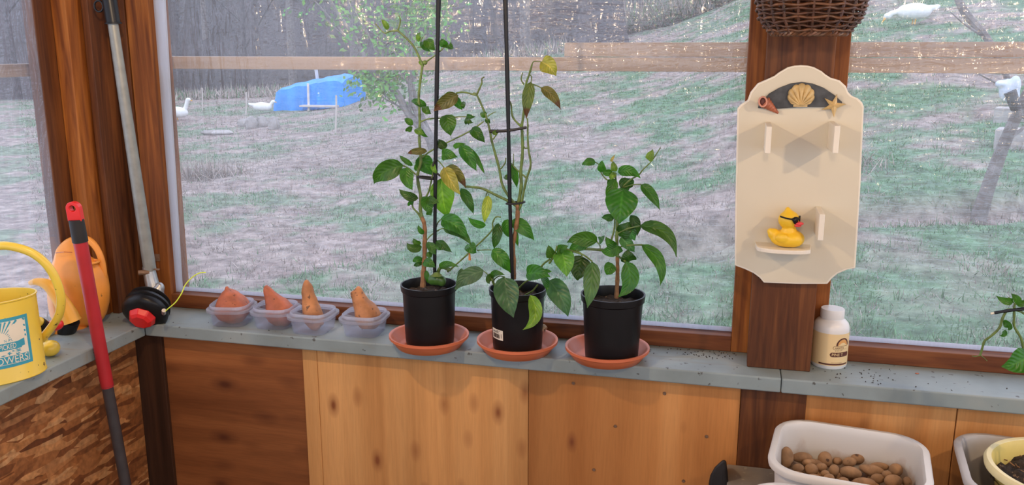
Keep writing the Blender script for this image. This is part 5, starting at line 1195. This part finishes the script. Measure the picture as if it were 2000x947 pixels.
# yellow pot with soil and sprawling pepper
yp = atz(1999, 905, .770); yp = Vector((.742, -.415, tz+.006)); Yp = empty('yellow_pot_plant', yp); tag(Yp, 'yellow plastic pot of dark soil with a sprawling pepper plant at the right edge', 'plant')
h = .172; rt = .158
MB().lathe([(.0005,.0),(.108,0),(.112,.004),(.142,h-.03),(rt-.006,h-.022),(rt,h-.016),(rt+.002,h-.006),(rt-.003,h),(rt-.011,h-.001),(rt-.016,h-.010),(.140,h-.03),(.108,.006),(.0005,.006)], 60, yp).build('pot', M['yellowpot'], Yp, smooth=True, auto=50, weld=.0002)
MB().lathe([(rt-.004,h-.018),(rt+.003,h-.015),(rt+.0045,h-.006),(rt-.001,h+.0015),(rt-.010,h+.001),(rt-.012,h-.004)], 60, yp).build('pot_rim', M['potrim'], Yp, smooth=True)
b = MB(); vs = []; n = 60
for j in range(22):
    for k in range(n):
        a = 2*PI*k/n; r_ = .1445*j/21; x = yp.x+r_*math.cos(a); y = yp.y+r_*math.sin(a)
        vs.append((x, y, yp.z+h-.040+.014*mnoise.noise(Vector((x*30,y*30,0)))+.009*mnoise.noise(Vector((x*110,y*110,5)))))
b.add(vs, [(j*n+k, j*n+(k+1)%n, (j+1)*n+(k+1)%n, (j+1)*n+k) for j in range(21) for k in range(n)]); b.build('soil', M['soil'], Yp, smooth=True, weld=.0001)
b = MB(); rn = random.Random(8)
for k in range(90):
    a = rn.uniform(0, 2*PI); r_ = .135*math.sqrt(rn.random()); x, y = yp.x+r_*math.cos(a), yp.y+r_*math.sin(a); z = yp.z+h-.036; a2 = rn.uniform(0, PI); l_ = rn.uniform(.004,.012)
    b.tube([(x, y, z), (x+l_*math.cos(a2), y+l_*math.sin(a2), z+rn.uniform(-.002,.006))], rn.uniform(.0008,.002), 4)
b.build('wood_chips', M['bark'], Yp)
yq = -.40
S4 = [('green_stem', M['stem'], [([(2040,880),(2035,800),(2030,720),(2024,690)], 9, 7),([(2024,700),(2005,690),(1999,680),(1994,660),(1981,637),(1981,618),(1981,600),(1983,592)], 6, 4.5),
   ([(2024,690),(2022,640),(2000,612),(1976,604),(1964,606)], 5, 5),([(1966,606),(1958,622),(1952,640),(1936,656),(1923,666),(1918,682),(1914,694)], 5.5, 4.5),([(1914,694),(1905,696),(1898,695)], 2.5, 1.5),([(1914,693),(1922,699),(1928,705)], 2, 1.2),([(1983,594),(1976,587),(1970,580)], 2.2, 2)]),
   ('stake', M['blackplastic'], [([(1942,611),(1965,607),(2000,603),(2040,598)], 6, 7, -.01),([(2012,960),(2016,880),(2030,700),(2034,600)], 8, 7, -.02)]),
   ('stake_tip', M['cream'], [([(1935,612.5),(1945,610.5)], 4, 5)])]
P4 = [(1979,588,1945,577,13,-3,'g',-.01,.2),(1981,590,1975,573,16,3,'g',0,.2),(1984,594,2008,595,13,5,'g'),(1959,626,1968,644,13,4,'g'),(1962,644,1952,655,8,0,'g'),(2014,690,1956,716,44,-3,'g',-.05,.1),(2030,700,2060,740,30,4,'g',-.05),(2024,650,2050,640,20,4,'g'),(2030,760,2070,790,30,5,'d')]
plant(Yp, yq, S4, P4, seed=21)

# ---------------------------------------------------------------- dirt crumbs and litter on the sills
b = MB(); rn = random.Random(31)
for k in range(150):
    if k < 90: x = rn.gauss(.34, .07) if k % 2 else rn.uniform(-1.6, 1.0); y = rn.uniform(-.21, -.075)
    else: x = rn.gauss(-.02, .07); y = rn.uniform(-.12, -.06)
    if .075 < x < .24 and y > -.165: continue
    a = rn.uniform(0, PI); l_ = rn.uniform(.001, .0045); z = ZS+.0006
    b.tube([(x, y, z), (x+l_*math.cos(a), y+l_*math.sin(a), z+.0005)], rn.uniform(.0006, .0014), 4)
o = b.build('dirt_crumbs', M['soil'], None); tag(o, 'dark soil crumbs scattered on the grey sill around the centre post', 'dirt', kind='stuff')
q = atz(1791, 730, ZS); o = MB().ell((0,0,0), (.005,.003,.0012), None, 10, 6).build('wood_chip', M['conch'], None, smooth=True); o.location = (q.x, q.y, ZS+.0012); tag(o, 'tiny brown chip lying on the sill right of the supplement bottle', 'chip')
